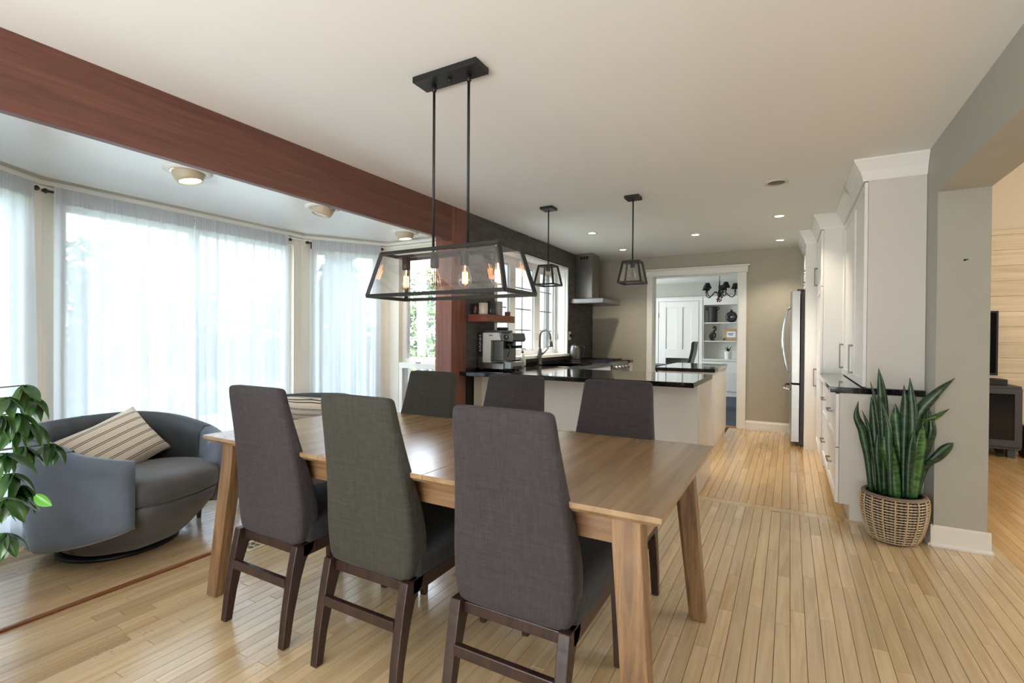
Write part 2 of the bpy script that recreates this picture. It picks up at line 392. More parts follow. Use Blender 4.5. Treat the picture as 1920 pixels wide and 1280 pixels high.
# ------------------------------------------------------------------ setting: floor
fl = struct(MB().box(-4.15, 5.0, -2.6, 7.66, -.06, -.012), 'floor', 'gap', 'pale maple strip floor of the dining room and kitchen', 'floor')
PW = .0572
planks = []   # x0,x1,y0,y1,tone
def tone_for(xm, ym):
    v = random.gauss(.985, .06)
    w = random.random()
    c = [v, v*(1-.02*w), v*(1-.06*w)]
    if random.random() < .07: c = [c[0]*.86, c[1]*.80, c[2]*.72]
    if ym > 4.1 and xm < .8: c = [c[0]*1.0, c[1]*.90, c[2]*.74]
    elif xm > 1.07: c = [c[0]*1.0, c[1]*.83, c[2]*.58]
    elif xm < -2.9: c = [c[0]*1.03, c[1]*.98, c[2]*.93]
    return tuple(max(.05, min(1.15, q)) for q in c)
def run(x0, y0, y1):
    y = y0-random.uniform(0, .9)
    while y < y1:
        L = random.choice((.38, .5, .62, .75, .9, 1.1, 1.3))
        a, b = max(y, y0), min(y+L, y1)
        if b-a > .02: planks.append((x0, x0+PW, a, b, tone_for(x0, (a+b)/2)))
        y += L
x = -4.02
while x+PW < -2.872: run(x, -.2, 3.74); x += PW
x = -2.846
while x < 4.6:
    if x < .78:
        run(x, -.6, 4.04)
        if x > -.75: run(x, 4.135, 7.5)
    else: run(x, -.6, 7.6)
    x += PW
xx = -.75
while xx < .78: 
    L = random.uniform(.4, .7); planks.append((xx, min(xx+L, .78), 4.042, 4.133, tone_for(0, 3))); xx += L
def vis(p):
    c = Vector(((p[0]+p[1])/2, (p[2]+p[3])/2, -H)); d = c.dot(f_)
    if d < .25: return 0
    u = c.dot(r_)/d; v = -c.dot(u_)/d
    if abs(u) > 1.1 or v > .76: return 0
    return (p[1]-p[0])*(p[3]-p[2])/d**3
planks.sort(key=vis, reverse=True)
def plank_geo(mb, p, tones=None):
    x0, x1, y0, y1, t = p; g = .0008; e = .0006
    dz = -random.uniform(0, .0006)
    a = [(x0+g, y0+g), (x1-g, y0+g), (x1-g, y1-g), (x0+g, y1-g)]
    b = [(x0+g+e, y0+g+e), (x1-g-e, y0+g+e), (x1-g-e, y1-g-e), (x0+g+e, y1-g-e)]
    mb.loft([[(*q, -.0119) for q in a], [(*q, -.0012) for q in a], [(*q, dz) for q in b]], cap0=False)
    if tones is not None: tones += [t]*12
for p in planks[:298]:
    mb = MB(); plank_geo(mb, p); mb.build('plank', 'floor', fl, attr=p[4])
mb = MB(); tn = []
for p in planks[298:]: plank_geo(mb, p, tn)
tag(mb.build('planks', 'floor', fl, attr=tn), kind='stuff')
struct(MB().box(-2.872, -2.848, -.6, 3.70, -.012, .011), 'trim_1', 'threshold', 'brown wooden threshold strip across the floor of the bay', 'threshold', bevel=.004)
struct(MB().box(-4.6, -.2, 7.66, 11.9, -.06, -.004), 'floor', 'carpet', 'blue grey carpet of the study beyond the doorway', 'carpet')
struct(MB().box(-1.80, -.626, 7.50, 7.66, -.012, .004), 'trim_2', 'threshold', 'wooden sill strip under the study doorway', 'threshold')

# ------------------------------------------------------------------ setting: ceilings and walls
struct(MB().box(-2.76, 1.05, -2.6, 7.66, CE, CE+.1), 'ceiling', 'ceiling', 'smooth off-white ceiling of the dining room and kitchen', 'ceiling')
def plate(poly, z0, z1): return MB().prism(poly, 2, z0, z1)
bay = [(-4.0, 1.2), (-4.0, 3.08), (-3.58, 3.75), (-2.75, 3.75), (-2.75, .53), (-3.58, .53)]
big = [(-4.2, 1.1), (-4.2, 3.15), (-3.68, 3.95), (-2.762, 3.95), (-2.762, .33), (-3.68, .33)]
struct(plate(big, BAYZ, BAYZ+.12), 'ceiling', 'bayceil', 'glossy white lower ceiling of the window bay', 'ceiling')
# beam and post
struct(MB().box(-2.80, -2.745, -2.6, 3.72, 2.14, CE), 'trim_3', 'redwood', 'long dark red wooden beam along the ceiling', 'beam', bevel=.004)
struct(MB().box(-2.935, -2.745, 3.72, 3.955, 0, CE), 'trim_4', 'redpost', 'dark red wooden post holding the end of the beam', 'post', bevel=.004)
struct(MB().box(-2.83, -2.80, -2.6, 3.70, BAYZ, CE+.05), 'wall_bay_upper', 'white', 'white plaster behind the beam above the bay', 'wall')
# bay walls: segments with openings. seg(A,B, openings[(s0,s1,z0,z1)])
def wall_seg(A, B, openings, z0, z1, th, name, m, label, cat='wall'):
    A, B = Vector(A), Vector(B); L = (B-A).length; t = (B-A)/L; n = Vector((-t.y, t.x))  # outward on left of A->B? th sign decides
    mb = MB()
    def blk(s0, s1, a, b):
        if s1-s0 < 1e-4 or b-a < 1e-4: return
        p = [A+t*s0, A+t*s1, A+t*s1+n*th, A+t*s0+n*th]
        mb.loft([[(q.x, q.y, a) for q in p], [(q.x, q.y, b) for q in p]], flip=th < 0)
    s = 0
    for (s0, s1, a, b) in openings:
        blk(s, s0, z0, z1); blk(s0, s1, z0, a); blk(s0, s1, b, z1); s = s1
    blk(s, L, z0, z1)
    return struct(mb, name, m, label, cat)
def win_frame(A, B, s0, s1, z0, z1, off, name, label, mull=(), rails=(), fw=.05, dep=.06, m='vinyl'):
    """window set in a wall segment: root is a structure mesh (frame), pane children"""
    A, B = Vector(A), Vector(B); t = (B-A).normalized(); n = Vector((-t.y, t.x))
    def blk(mb, a, b, za, zb, o0, o1):
        p = [A+t*a+n*o0, A+t*b+n*o0, A+t*b+n*o1, A+t*a+n*o1]
        mb.loft([[(q.x, q.y, za) for q in p], [(q.x, q.y, zb) for q in p]], flip=o1 < o0)
    o0, o1 = off, off+(dep if off >= 0 else -dep)
    f = MB()
    blk(f, s0, s0+fw, z0, z1, o0, o1); blk(f, s1-fw, s1, z0, z1, o0, o1)
    blk(f, s0+fw, s1-fw, z0, z0+fw, o0, o1); blk(f, s0+fw, s1-fw, z1-fw, z1, o0, o1)
    for c in mull: blk(f, c-fw*.6, c+fw*.6, z0+fw, z1-fw, o0, o1)
    for c in rails: blk(f, s0+fw, s1-fw, c-fw*.45, c+fw*.45, o0, o1)
    fr = struct(f, name, m, label, 'window')
    om = (o0+o1)/2; edges = [s0+fw]+list(mull)+[s1-fw]
    for a, b in zip(edges[:-1], edges[1:]):
        g = MB(); blk(g, a, b, z0+fw*.8, z1-fw*.8, om-.003, om+.003); g.build('pane', 'glass', fr)
    return fr
# walk the bay so that outward is on the left: E(-3.58,.53) <- A ; direction reversed: outward normal = left of travel
segs = [((-2.75, .53), (-3.58, .53)), ((-3.58, .53), (-4.0, 1.2)), ((-4.0, 1.2), (-4.0, 3.08)), ((-4.0, 3.08), (-3.58, 3.75)), ((-3.58, 3.75), (-2.935, 3.75))]
TH = .14
wall_seg(*segs[0], [], 0, BAYZ, TH, 'wall_bay_near', 'white', 'white end wall of the bay beside the camera')
wall_seg(*segs[1], [(.08, .71, .12, 2.085)], 0, BAYZ, TH, 'wall_bay_left', 'cream', 'cream wall around the left slanted bay window')
wall_seg(*segs[2], [(.10, 1.78, .12, 2.085)], 0, BAYZ, TH, 'wall_bay', 'cream', 'cream wall around the wide middle bay window')
wall_seg(*segs[3], [(.08, .71, .12, 2.085)], 0, BAYZ, TH, 'wall_bay_right', 'cream', 'cream wall around the right slanted bay window')
wall_seg(*segs[4], [(.16, .645, .12, 2.06)], 0, BAYZ, TH, 'wall_bay_end', 'cream', 'cream end wall of the bay beside the red post')
# corner posts of the bay outside joints
for k, (px, py) in enumerate(((-4.0, 1.2), (-4.0, 3.08), (-3.58, 3.75), (-3.58, .53))):
    d = Vector((px+2.9, py-2.14)).normalized()
    struct(MB().lathe([(.075, 0), (.075, BAYZ)], (px+d.x*.06, py+d.y*.06, 0), 8, sm=False), 'trim_%d' % (5+k), 'cream',
           ['cream corner post left of the wide bay window', 'cream corner post right of the wide bay window', 'cream corner post at the far end of the bay', 'cream corner post at the near end of the bay'][k], 'post')
win_frame(*segs[1], .08, .71, .12, 2.085, .05, 'window_1', 'left slanted bay window behind a sheer curtain')
win_frame(*segs[2], .10, 1.78, .12, 2.085, .05, 'window_2', 'wide middle bay window behind two sheer curtains', mull=(.94,))
win_frame(*segs[3], .08, .71, .12, 2.085, .05, 'window_3', 'right slanted bay window behind a sheer curtain')
w4 = win_frame(*segs[4], .16, .645, .98, 2.06, .06, 'window_4', 'narrow uncurtained sash window beside the red post', fw=.045)
f = MB()   # lower sash, nearer the room
f.box(-3.42, -2.935, 3.752, 3.80, .93, .985); f.box(-3.42, -3.375, 3.752, 3.80, .12, .93); f.box(-2.98, -2.935, 3.752, 3.80, .12, .93); f.box(-3.375, -2.98, 3.752, 3.80, .12, .17)
f.build('lower_sash', 'vinyl', w4, bevel=.004)
MB().box(-3.375, -2.98, 3.774, 3.779, .17, .93).build('pane', 'glass', w4)
MB().box(-3.19, -3.14, 3.735, 3.752, .985, .995).build('sash_lock', 'steeldk', w4)
# crown / rail along the bay wall top
def path_strip(pts, d0, d1, z0, z1):
    """strip following a plan polyline, offset inward d0..d1"""
    P = [Vector(p) for p in pts]; c = Vector((-2.9, 2.14)); mb = MB(); offs = []
    for i, p in enumerate(P):
        ns = []
        for a, b in ((i-1, i), (i, i+1)):
            if 0 <= a and b < len(P):
                t = (P[b]-P[a]).normalized(); n = Vector((t.y, -t.x)); ns.append(n)
        n = sum(ns, Vector((0, 0))).normalized(); k = 1/max(.3, n.dot(ns[0])); offs.append(n*k)
    rings = []
    for p, n in zip(P, offs):
        a, b = p+n*d0, p+n*d1; rings.append([(a.x, a.y, z0), (b.x, b.y, z0), (b.x, b.y, z1), (a.x, a.y, z1)])
    mb.loft(rings, flip=True); return mb
pl = [(-3.58, .53), (-4.0, 1.2), (-4.0, 3.08), (-3.58, 3.75), (-2.94, 3.75)]
struct(path_strip(pl, 0, .028, 2.158, 2.20), 'trim_9', 'white', 'white crown moulding around the top of the bay', 'moulding')
struct(path_strip(pl, 0, .045, 2.185, 2.20), 'trim_10', 'greige', 'thin grey bead above the bay moulding', 'moulding')
struct(path_strip(pl, 0, .016, 2.135, 2.15), 'trim_11', 'white', 'white window head moulding under the bay crown', 'moulding')

# kitchen left wall with window opening
KW = (4.52, 6.42, 1.02, 2.20)
wl = MB()
wl.box(-3.07, -2.765, 3.955, KW[0], 0, CE); wl.box(-3.07, -2.765, KW[1], 7.66, 0, CE)
wl.box(-3.07, -2.765, KW[0], KW[1], 0, KW[2]); wl.box(-3.07, -2.765, KW[0], KW[1], KW[3], CE)
wleft = struct(wl, 'wall_left', 'slatebk', 'dark slate ledgestone wall of the kitchen around the sink window', 'wall')
mb = MB(); z = .94
while z < CE-.004:
    h = random.choice((.010, .013, .016, .019)); h = min(h, CE-.001-z)
    y = 3.956-random.uniform(0, .2)
    while y < 7.5:
        L = random.uniform(.10, .34); a, b = max(y, 3.956), min(y+L, 7.499); y += L
        for (p, q) in ([(a, b)] if z+h < KW[2]-.02 or z > KW[3]+.03 else [(a, min(b, KW[0]-.03)), (max(a, KW[1]+.03), b)]):
            if q-p > .008: mb.box(-2.766, -2.747+random.uniform(-.006, .004), p+.0004, q-.0004, z+.0004, z+h-.0006)
    z += h
tag(mb.build('stone_strip', 'slate', wleft), kind='stuff')
# window casing, jamb and casements
kc = MB(); y0, y1, z0, z1 = KW
for (a, b, c, d) in ((y0-.03, y0, z0-.03, z1+.03), (y1, y1+.03, z0-.03, z1+.03), (y0, y1, z1, z1+.03)): kc.box(-2.765, -2.728, a, b, c, d)
kc.box(-2.93, -2.765, y0-.004, y0+.006, z0, z1); kc.box(-2.93, -2.765, y1-.006, y1+.004, z0, z1); kc.box(-2.93, -2.765, y0, y1, z1-.006, z1+.004)
struct(kc, 'trim_12', 'white', 'white casing and deep reveal of the sink window', 'trim', bevel=.002)
struct(MB().box(-2.93, -2.70, y0-.05, y1+.05, z0-.032, z0+.004), 'trim_13', 'white', 'white sill of the sink window', 'sill', bevel=.004)
kf = MB(); bars = [4.52, 4.575, 5.09, 5.235, 5.735, 5.905, 6.372, 6.42]
zb, zt = z0+.004, z1-.006; X0, X1 = -2.985, -2.90
kf.box(X0, X1, 4.526, 4.575, zb, zt); kf.box(X0, X1, 5.09, 5.225, zb, zt); kf.box(X0, X1, 5.735, 5.895, zb, zt); kf.box(X0, X1, 6.372, 6.414, zb, zt)
for a, b in ((4.575, 5.09), (5.225, 5.735), (5.895, 6.372)):
    kf.box(X0, X1, a, b, zb, zb+.05); kf.box(X0, X1, a, b, zt-.07, zt)
w5 = struct(kf, 'window_5', 'vinyl', 'three-light white casement window above the sink', 'window', bevel=.003)
for a, b in ((4.575, 5.09), (5.225, 5.735), (5.895, 6.372)):
    s = MB(); za, zc = zb+.05, zt-.07
    s.box(-2.975, -2.925, a, a+.022, za, zc); s.box(-2.975, -2.925, b-.022, b, za, zc); s.box(-2.975, -2.925, a+.022, b-.022, za, za+.022); s.box(-2.975, -2.925, a+.022, b-.022, zc-.022, zc)
    sash = s.build('sash', 'siding', w5)
    MB().box(-2.952, -2.948, a+.02, b-.02, za+.02, zc-.02).build('pane', 'glass', sash)
    g = MB(); m_ = (a+b)/2; g.box(-2.957, -2.943, m_-.006, m_+.006, za+.022, zc-.022)
    for k in (1, 2, 3): 
        q = za+(zc-za)*k/4; g.box(-2.957, -2.943, a+.022, b-.022, q-.006, q+.006)
    g.build('muntin_grid', 'steeldk', sash)
for yy in (5.80, 6.395):
    MB().tube([(-2.905, yy, 1.22), (-2.88, yy, 1.225), (-2.875, yy, 1.30)], .008, 6).build('latch', 'mug_white', w5)

# back wall with doorway
DX0, DX1, DZ = -1.80, -.626, 2.165
bw = MB(); bw.box(-2.765, DX0, 7.5, 7.66, 0, CE); bw.box(DX1, 1.05, 7.5, 7.66, 0, CE); bw.box(DX0, DX1, 7.5, 7.66, DZ, CE)
struct(bw, 'wall_back', 'wallback', 'greige back wall of the kitchen around the study doorway', 'wall')
dc = MB()
dc.box(DX0-.085, DX0, 7.478, 7.5, 0, DZ); dc.box(DX1, DX1+.105, 7.478, 7.5, 0, DZ); dc.box(DX0-.10, DX1+.12, 7.474, 7.5, DZ, DZ+.085); dc.box(DX0-.125, DX1+.145, 7.455, 7.5, DZ+.085, DZ+.108)
dc.box(DX0, DX0+.012, 7.5, 7.66, 0, DZ); dc.box(DX1-.012, DX1, 7.5, 7.66, 0, DZ); dc.box(DX0, DX1, 7.5, 7.66, DZ-.012, DZ)
struct(dc, 'door_1', 'white', 'white cased doorway opening to the study', 'doorway', bevel=.004)
struct(MB().prism([(7.48, 0), (7.5, 0), (7.5, .125), (7.494, .125), (7.488, .105), (7.48, .10)], 0, DX1+.106, .10), 'baseboard_back', 'white', 'white baseboard on the back wall beside the fridge', 'baseboard')
mb = MB().box(-.36, -.20, 7.468, 7.49, .0, .045); tag(mb.build('floor_vent', 'white', bevel=.004), 'small white vent cover at the foot of the back wall baseboard', 'vent')
# right wall, its end as a column, header above the wide opening
rw = MB(); rw.box(.772, 1.015, 3.86, 7.66, 0, 3.7); rw.box(.772, 1.015, -.2, 3.86, 2.14, 3.7); rw.box(.772, 1.015, -2.6, -.2, 0, 3.7)
struct(rw, 'wall_right', 'greige', 'greige right wall with a wide opening to the living room', 'wall')
bb = MB()
bp = [(0, 0), (-.028, 0), (-.028, .012), (-.016, .022), (-.013, .115), (-.004, .125), (0, .125)]
bb.prism([(3.86+q[0], q[1]) for q in bp], 0, .756, 1.031)
bb.prism([(.772+q[0], q[1]) for q in bp], 1, 3.845, 4.10); bb.prism([(1.015-q[0], q[1]) for q in bp[::-1]], 1, 3.845, 7.62)
struct(bb, 'baseboard_right', 'white', 'off-white baseboard wrapped around the end of the right wall', 'baseboard')
# shell behind the camera and left near wall
bk = MB(); bk.box(-2.83, 5.0, -2.7, -2.6, -.06, 3.7)
struct(bk, 'wall_front', 'greige', 'greige wall behind the camera', 'wall')
struct(MB().box(-2.90, -2.76, -2.6, .53, 0, CE), 'wall_left_near', 'greige', 'greige left wall before the bay', 'wall')

# study shell
SX0, SX1, SY = -4.6, -.2, 11.58
struct(MB().box(SX0, SX1, 7.66, 11.9, 2.49, 2.6), 'ceiling', 'white', 'white ceiling of the study', 'ceiling')
struct(MB().box(SX0-.1, SX0, 7.66, 11.9, 0, 2.6), 'wall_study_left', 'greige', 'greige left wall of the study', 'wall')
struct(MB().box(SX1, SX1+.1, 7.66, 11.9, 0, 2.6), 'wall_study_right', 'greige', 'greige right wall of the study', 'wall')
struct(MB().box(SX0, SX1, 11.9, 12.0, 0, 2.6).box(SX0, -2.75, 7.60, 7.66, 0, 2.6), 'wall_study', 'greige', 'greige far wall of the study', 'wall')

# living room shell
struct(MB().box(1.015, 5.0, -2.7, 7.9, 3.6, 3.7), 'ceiling', 'ceiling', 'high pale ceiling of the living room', 'ceiling')
struct(MB().box(5.0, 5.1, -2.7, 7.9, -.06, 3.7), 'wall_living_right', 'livwall', 'tan right wall of the living room', 'wall')
lw_ = struct(MB().box(1.015, 5.0, 7.66, 7.9, -.06, 3.7), 'wall_living', 'livwall', 'tan living room wall clad with horizontal pine boards', 'wall')
z = 0.0; row = 0
while z < 2.40:
    h = .175; x = 1.06-random.uniform(0, .8)
    while x < 4.9:
        L = random.uniform(1.1, 2.0); a, b = max(x, 1.06), min(x+L, 4.95); x += L
        if b-a > .03:
            t = random.gauss(.97, .05)
            MB().box(a+.001, b-.001, 7.640-random.uniform(0, .004), 7.66, z+.0015, z+h-.0015).build('board', 'pine', lw_, attr=(t, t*.97, t*.92))
    z += h
struct(MB().box(1.05, 5.0, 7.625, 7.66, 2.45, 2.50), 'trim_14', 'livwall', 'tan cap rail along the top of the pine boards', 'moulding')
SNAKE = [([(0.528, 3.833, 0.305), (0.522, 3.833, 0.552), (0.516, 3.833, 0.78), (0.503, 3.833, 0.935), (0.485, 3.833, 1.068)], 0.0278, 0), ([(0.512, 3.876, 0.3), (0.507, 3.876, 0.495), (0.504, 3.876, 0.653), (0.479, 3.876, 0.846), (0.449, 3.876, 0.98)], 0.0156, 0), ([(0.459, 3.852, 0.336), (0.439, 3.852, 0.482), (0.422, 3.852, 0.592), (0.408, 3.852, 0.675), (0.378, 3.852, 0.757), (0.385, 3.852, 0.853)], 0.0245, 0), ([(0.486, 3.885, 0.303), (0.477, 3.885, 0.443), (0.459, 3.885, 0.572), (0.44, 3.885, 0.692), (0.408, 3.885, 0.793)], 0.0145, 0), ([(0.505, 3.888, 0.306), (0.485, 3.888, 0.49), (0.474, 3.888, 0.648), (0.466, 3.888, 0.778), (0.456, 3.888, 0.888)], 0.0222, 0), ([(0.586, 3.809, 0.303), (0.575, 3.809, 0.4), (0.548, 3.809, 0.523), (0.529, 3.809, 0.594), (0.512, 3.809, 0.651)], 0.0411, 1), ([(0.549, 3.802, 0.308), (0.54, 3.802, 0.469), (0.533, 3.802, 0.595), (0.529, 3.802, 0.713), (0.492, 3.802, 0.887)], 0.0222, 0), ([(0.625, 3.917, 0.279), (0.608, 3.917, 0.499), (0.592, 3.917, 0.655), (0.583, 3.917, 0.756), (0.58, 3.917, 0.847)], 0.0322, 1), ([(0.619, 3.836, 0.296), (0.618, 3.836, 0.517), (0.618, 3.836, 0.743), (0.617, 3.836, 0.86), (0.612, 3.836, 0.968)], 0.0222, 0), ([(0.64, 3.833, 0.3), (0.648, 3.833, 0.522), (0.653, 3.833, 0.729), (0.65, 3.833, 0.872), (0.64, 3.833, 1.015)], 0.0278, 0), ([(0.647, 3.939, 0.272), (0.645, 3.939, 0.499), (0.646, 3.939, 0.684), (0.651, 3.939, 0.823), (0.651, 3.939, 0.953)], 0.0233, 1), ([(0.667, 3.866, 0.296), (0.668, 3.866, 0.517), (0.676, 3.866, 0.762), (0.758, 3.866, 0.916), (0.852, 3.866, 1.021)], 0.03, 0), ([(0.661, 3.917, 0.285), (0.673, 3.917, 0.535), (0.7, 3.917, 0.72), (0.756, 3.917, 0.771), (0.83, 3.917, 0.837)], 0.0233, 1), ([(0.681, 3.867, 0.302), (0.708, 3.867, 0.477), (0.738, 3.867, 0.606), (0.754, 3.867, 0.706), (0.735, 3.867, 0.847)], 0.0233, 0), ([(0.7, 3.889, 0.299), (0.723, 3.889, 0.447), (0.767, 3.889, 0.525), (0.821, 3.889, 0.603), (0.851, 3.889, 0.637)], 0.0289, 0), ([(0.659, 3.821, 0.311), (0.679, 3.821, 0.466), (0.693, 3.821, 0.574), (0.701, 3.821, 0.664), (0.705, 3.821, 0.731)], 0.0389, 1), ([(0.678, 3.889, 0.305), (0.697, 3.889, 0.489), (0.717, 3.889, 0.636), (0.736, 3.889, 0.782), (0.728, 3.889, 0.912)], 0.0333, 0), ([(0.64, 3.922, 0.276), (0.635, 3.922, 0.409), (0.629, 3.922, 0.501), (0.625, 3.922, 0.584), (0.622, 3.922, 0.666)], 0.0256, 1), ([(0.515, 3.873, 0.292), (0.506, 3.873, 0.402), (0.499, 3.873, 0.495), (0.495, 3.873, 0.578), (0.492, 3.873, 0.661)], 0.0256, 0), ([(0.586, 3.904, 0.277), (0.581, 3.904, 0.397), (0.577, 3.904, 0.498), (0.57, 3.904, 0.599), (0.56, 3.904, 0.7)], 0.0311, 0), ([(0.548, 3.894, 0.292), (0.535, 3.894, 0.392), (0.527, 3.894, 0.466), (0.524, 3.894, 0.521), (0.518, 3.894, 0.577)], 0.0256, 0), ([(0.64, 3.809, 0.307), (0.645, 3.809, 0.428), (0.655, 3.809, 0.528), (0.658, 3.809, 0.608), (0.66, 3.809, 0.706)], 0.0333, 0)]
CL = [(-2.183, 0.62, 1.077), (-2.067, 0.55, 1.052), (-2.253, 0.66, 1.028), (-2.125, 0.62, 0.955), (-2.063, 0.55, 0.963), (-2.149, 0.68, 0.878), (-2.118, 0.6, 0.886), (-1.98, 0.52, 0.898), (-2.071, 0.56, 0.817), (-2.127, 0.6, 0.762), (-1.964, 0.52, 0.769), (-2.011, 0.53, 0.656), (-2.071, 0.57, 1.0), (-1.92, 0.5, 1.015), (-2.109, 0.58, 0.736)]

# ------------------------------------------------------------------ curtains and rods
def curtain(A, B, z0, z1, folds, seed, label, amp=.022, group=None):
    rnd = random.Random(seed); A, B = Vector(A), Vector(B); t = (B-A).normalized(); n = Vector((t.y, -t.x)); L = (B-A).length
    nx = max(60, int(folds*14)); nz = 16; mb = MB(); mb.smooth = True
    ph = [rnd.uniform(0, 6.28) for _ in range(4)]; rows = []
    for j in range(nz+1):
        v = j/nz; z = z1+(z0-z1)*v; am = amp*(.16+.84*min(1, v*2.0)); row = []
        for i in range(nx+1):
            u = i/nx
            w = u+.018*sin(9*u+ph[0])+.008*sin(23*u+ph[1]+v*.8)
            o = am*(sin(2*pi*folds*w+ph[2])+.45*sin(2*pi*folds*.53*w+ph[3]+.6*v))
            if v < .03: o += .004*sin(2*pi*folds*4*u)
            p = A+t*(L*u)+n*o; row.append((p.x, p.y, z+(.004*sin(40*u+ph[1]) if j == nz else 0)))
        rows.append(row)
    mb.loft(rows, False, False, closed=False)
    o = mb.build('sheer_curtain', 'sheer'); tag(o, label, 'curtain', group)
    hm = MB(); hm.smooth = True; hm.loft([[(p[0]+n.x*.006, p[1]+n.y*.006, z) for p in rows[0]] for z in (z1+.012, z1-.03, z1-.085)], False, False, closed=False)
    hm.build('gathered_heading', 'sheer', o)
    return o
curtain((-3.935, 1.255), (-3.935, 2.07), .02, 2.135, 9, 1, 'left half of the long sheer white curtains on the wide bay window')
curtain((-3.935, 2.075), (-3.935, 2.87), .02, 2.135, 11, 2, 'right half of the long sheer white curtains on the wide bay window')
curtain((-3.905, 3.10), (-3.565, 3.645),   .02, 2.135, 8, 3, 'sheer white curtain on the slanted window right of the wide bay window')
curtain((-3.57, .63), (-3.90, 1.145),   .02, 2.135, 8, 4, 'sheer white curtain at the far left edge behind the umbrella plant')
def rod(A, B, z, label):
    A, B = Vector(A), Vector(B); t = (B-A).normalized(); n = Vector((t.y, -t.x))
    r = thing('curtain_rod', label, 'curtain rod', (A.x, A.y, z))
    d = B-A
    MB().tube([(0, 0, 0), (d.x*.5, d.y*.5, 0), (d.x, d.y, 0)], .0075, 8).build('rod', 'bronze', r)
    for s in (0, 1):
        c = d*s; e = t*(-1 if s == 0 else 1)
        MB().tube([(c.x, c.y, 0), (c.x+e.x*.012, c.y+e.y*.012, 0), (c.x+e.x*.03, c.y+e.y*.03, 0)], [.009, .017, .008], 8).build('finial', 'bronze', r)
        q = d*(.045 if s == 0 else .955)
        MB().bar((q.x, q.y, 0), (q.x-n.x*.034, q.y-n.y*.034, 0), .012).box(q.x-n.x*.034-.006, q.x-n.x*.034+.006, q.y-n.y*.034-.012, q.y-n.y*.034+.012, -.05, .015).build('bracket', 'bronze', r)
rod((-3.958, 1.235), (-3.958, 2.895), 2.118, 'dark curtain rod across the wide middle bay window')
rod((-3.932, 3.09), (-3.577, 3.655), 2.118, 'dark curtain rod on the right slanted bay window')
rod((-3.585, .625), (-3.92, 1.16), 2.118, 'dark curtain rod on the left slanted bay window')

# ------------------------------------------------------------------ bay ceiling lights and recessed lights
def baylight(x, y, lit, label, tilt):
    r = thing('bay_ceiling_light', label, 'ceiling light', (x, y, BAYZ))
    MB().lathe([(.125, 0), (.125, -.006), (.10, -.012), (.088, -.012), (.085, 0)], n=32, cap0=False, cap1=False).build('trim_ring', 'white', r)
    e = MB().lathe([(.083, 0), (.082, -.02), (.074, -.045), (.064, -.062), (.058, -.062), (.056, -.05)], n=32, cap0=False, cap1=False).build('eyeball', 'fittingbeige', r)
    l = MB().lathe([(.058, -.052), (.04, -.058), (.001, -.062)], n=28, cap0=True).build('lamp', 'lampwarm' if lit else 'lampoff', r)
    for q in (e, l): q.rotation_euler = (radians(tilt), radians(-tilt), 0)
baylight(-3.06, 1.575, True, 'lit eyeball ceiling light in the bay, nearest the camera', 8)
baylight(-3.03, 2.50, False, 'unlit eyeball ceiling light in the middle of the bay', -10)
baylight(-3.09, 3.46, True, 'lit eyeball ceiling light in the bay, farthest from the camera', 4)
spot('bay_spot', (-3.06, 1.57, 2.12), 12); spot('bay_spot_far', (-3.09, 3.46, 2.12), 12)
def potlight(x, y, label, pw=38):
    r = thing('recessed_light', label, 'ceiling light', (x, y, CE))
    MB().lathe([(.062, 0), (.060, -.005), (.044, -.004), (.040, .0)], n=28, cap0=False, cap1=False).build('trim_ring', 'cream', r)
    MB().lathe([(.041, -.0015), (.02, -.003), (.001, -.003)], n=24, cap0=True).build('lamp', 'lampwarm', r)
    spot('pot_spot', (x, y, CE-.03), pw)
potlight(-2.02, 5.468, 'small lit recessed ceiling light in front of the range hood')
potlight(-2.02, 6.69, 'small lit recessed ceiling light right above the range hood')
potlight(-.978, 6.114, 'small lit recessed ceiling light in front of the study doorway')
potlight(-.103, 5.567, 'nearer of two lit recessed ceiling lights beside the tall cabinets')
potlight(-.114, 6.922, 'farther of two lit recessed ceiling lights, above the fridge')
r = thing('ceiling_speaker', 'round unlit grey ceiling fitting nearest the camera by the tall cabinets', 'ceiling fitting', (-.102, 4.363, CE))
MB().lathe([(.085, 0), (.083, -.006), (.066, -.007), (.06, -.003)], n=28, cap0=False, cap1=False).build('trim_ring', 'cream', r)
MB().lathe([(.062, -.002), (.03, -.004), (.001, -.005)], n=24, cap0=True).build('grille', 'nickel', r)

# ------------------------------------------------------------------ linear lantern chandelier and lantern pendants
def bulb(root, x, y, z, lit, r=.032, L=.105):
    """hangs from z downwards: socket, glass, filament"""
    b = MB().lathe([(.014, 0), (.016, -.012), (.027, -.045), (r, -.068), (r*.96, -.083), (r*.6, -.10), (.004, -L)], (x, y, z), 16, cap0=False).build('bulb', 'bulbglass', root)
    f = MB(); k = 8
    pts = []
    for i in range(k):
        a = 2*pi*i/k; rr = .0115
        pts += [(x+rr*cos(a), y+rr*sin(a), z-(.035 if i % 2 else .085)), (x+rr*cos(a), y+rr*sin(a), z-(.085 if i % 2 else .035))]
    f.tube(pts, .0013, 4); f.tube([(x, y, z-.002), (x, y, z-.05), (x, y, z-.086)], .002, 5)
    f.build('filament', 'filament' if lit else 'nickel', b)
    return b
LX, LY = -1.380, 1.847
zb, zt = 1.437, 1.640
r = thing('linear_lantern', 'long black framed glass lantern with four bulbs hanging over the dining table', 'pendant light', (LX, LY, zb))
MB().box(-.178, .178, -.054, .054, CE-.028-zb, CE-zb).build('canopy', 'black', r, bevel=.002)
MB().lathe([(.010, 0), (.010, -.012), (.004, -.016)], (0, 0, CE-.028-zb), 10).build('canopy_knob', 'black', r)
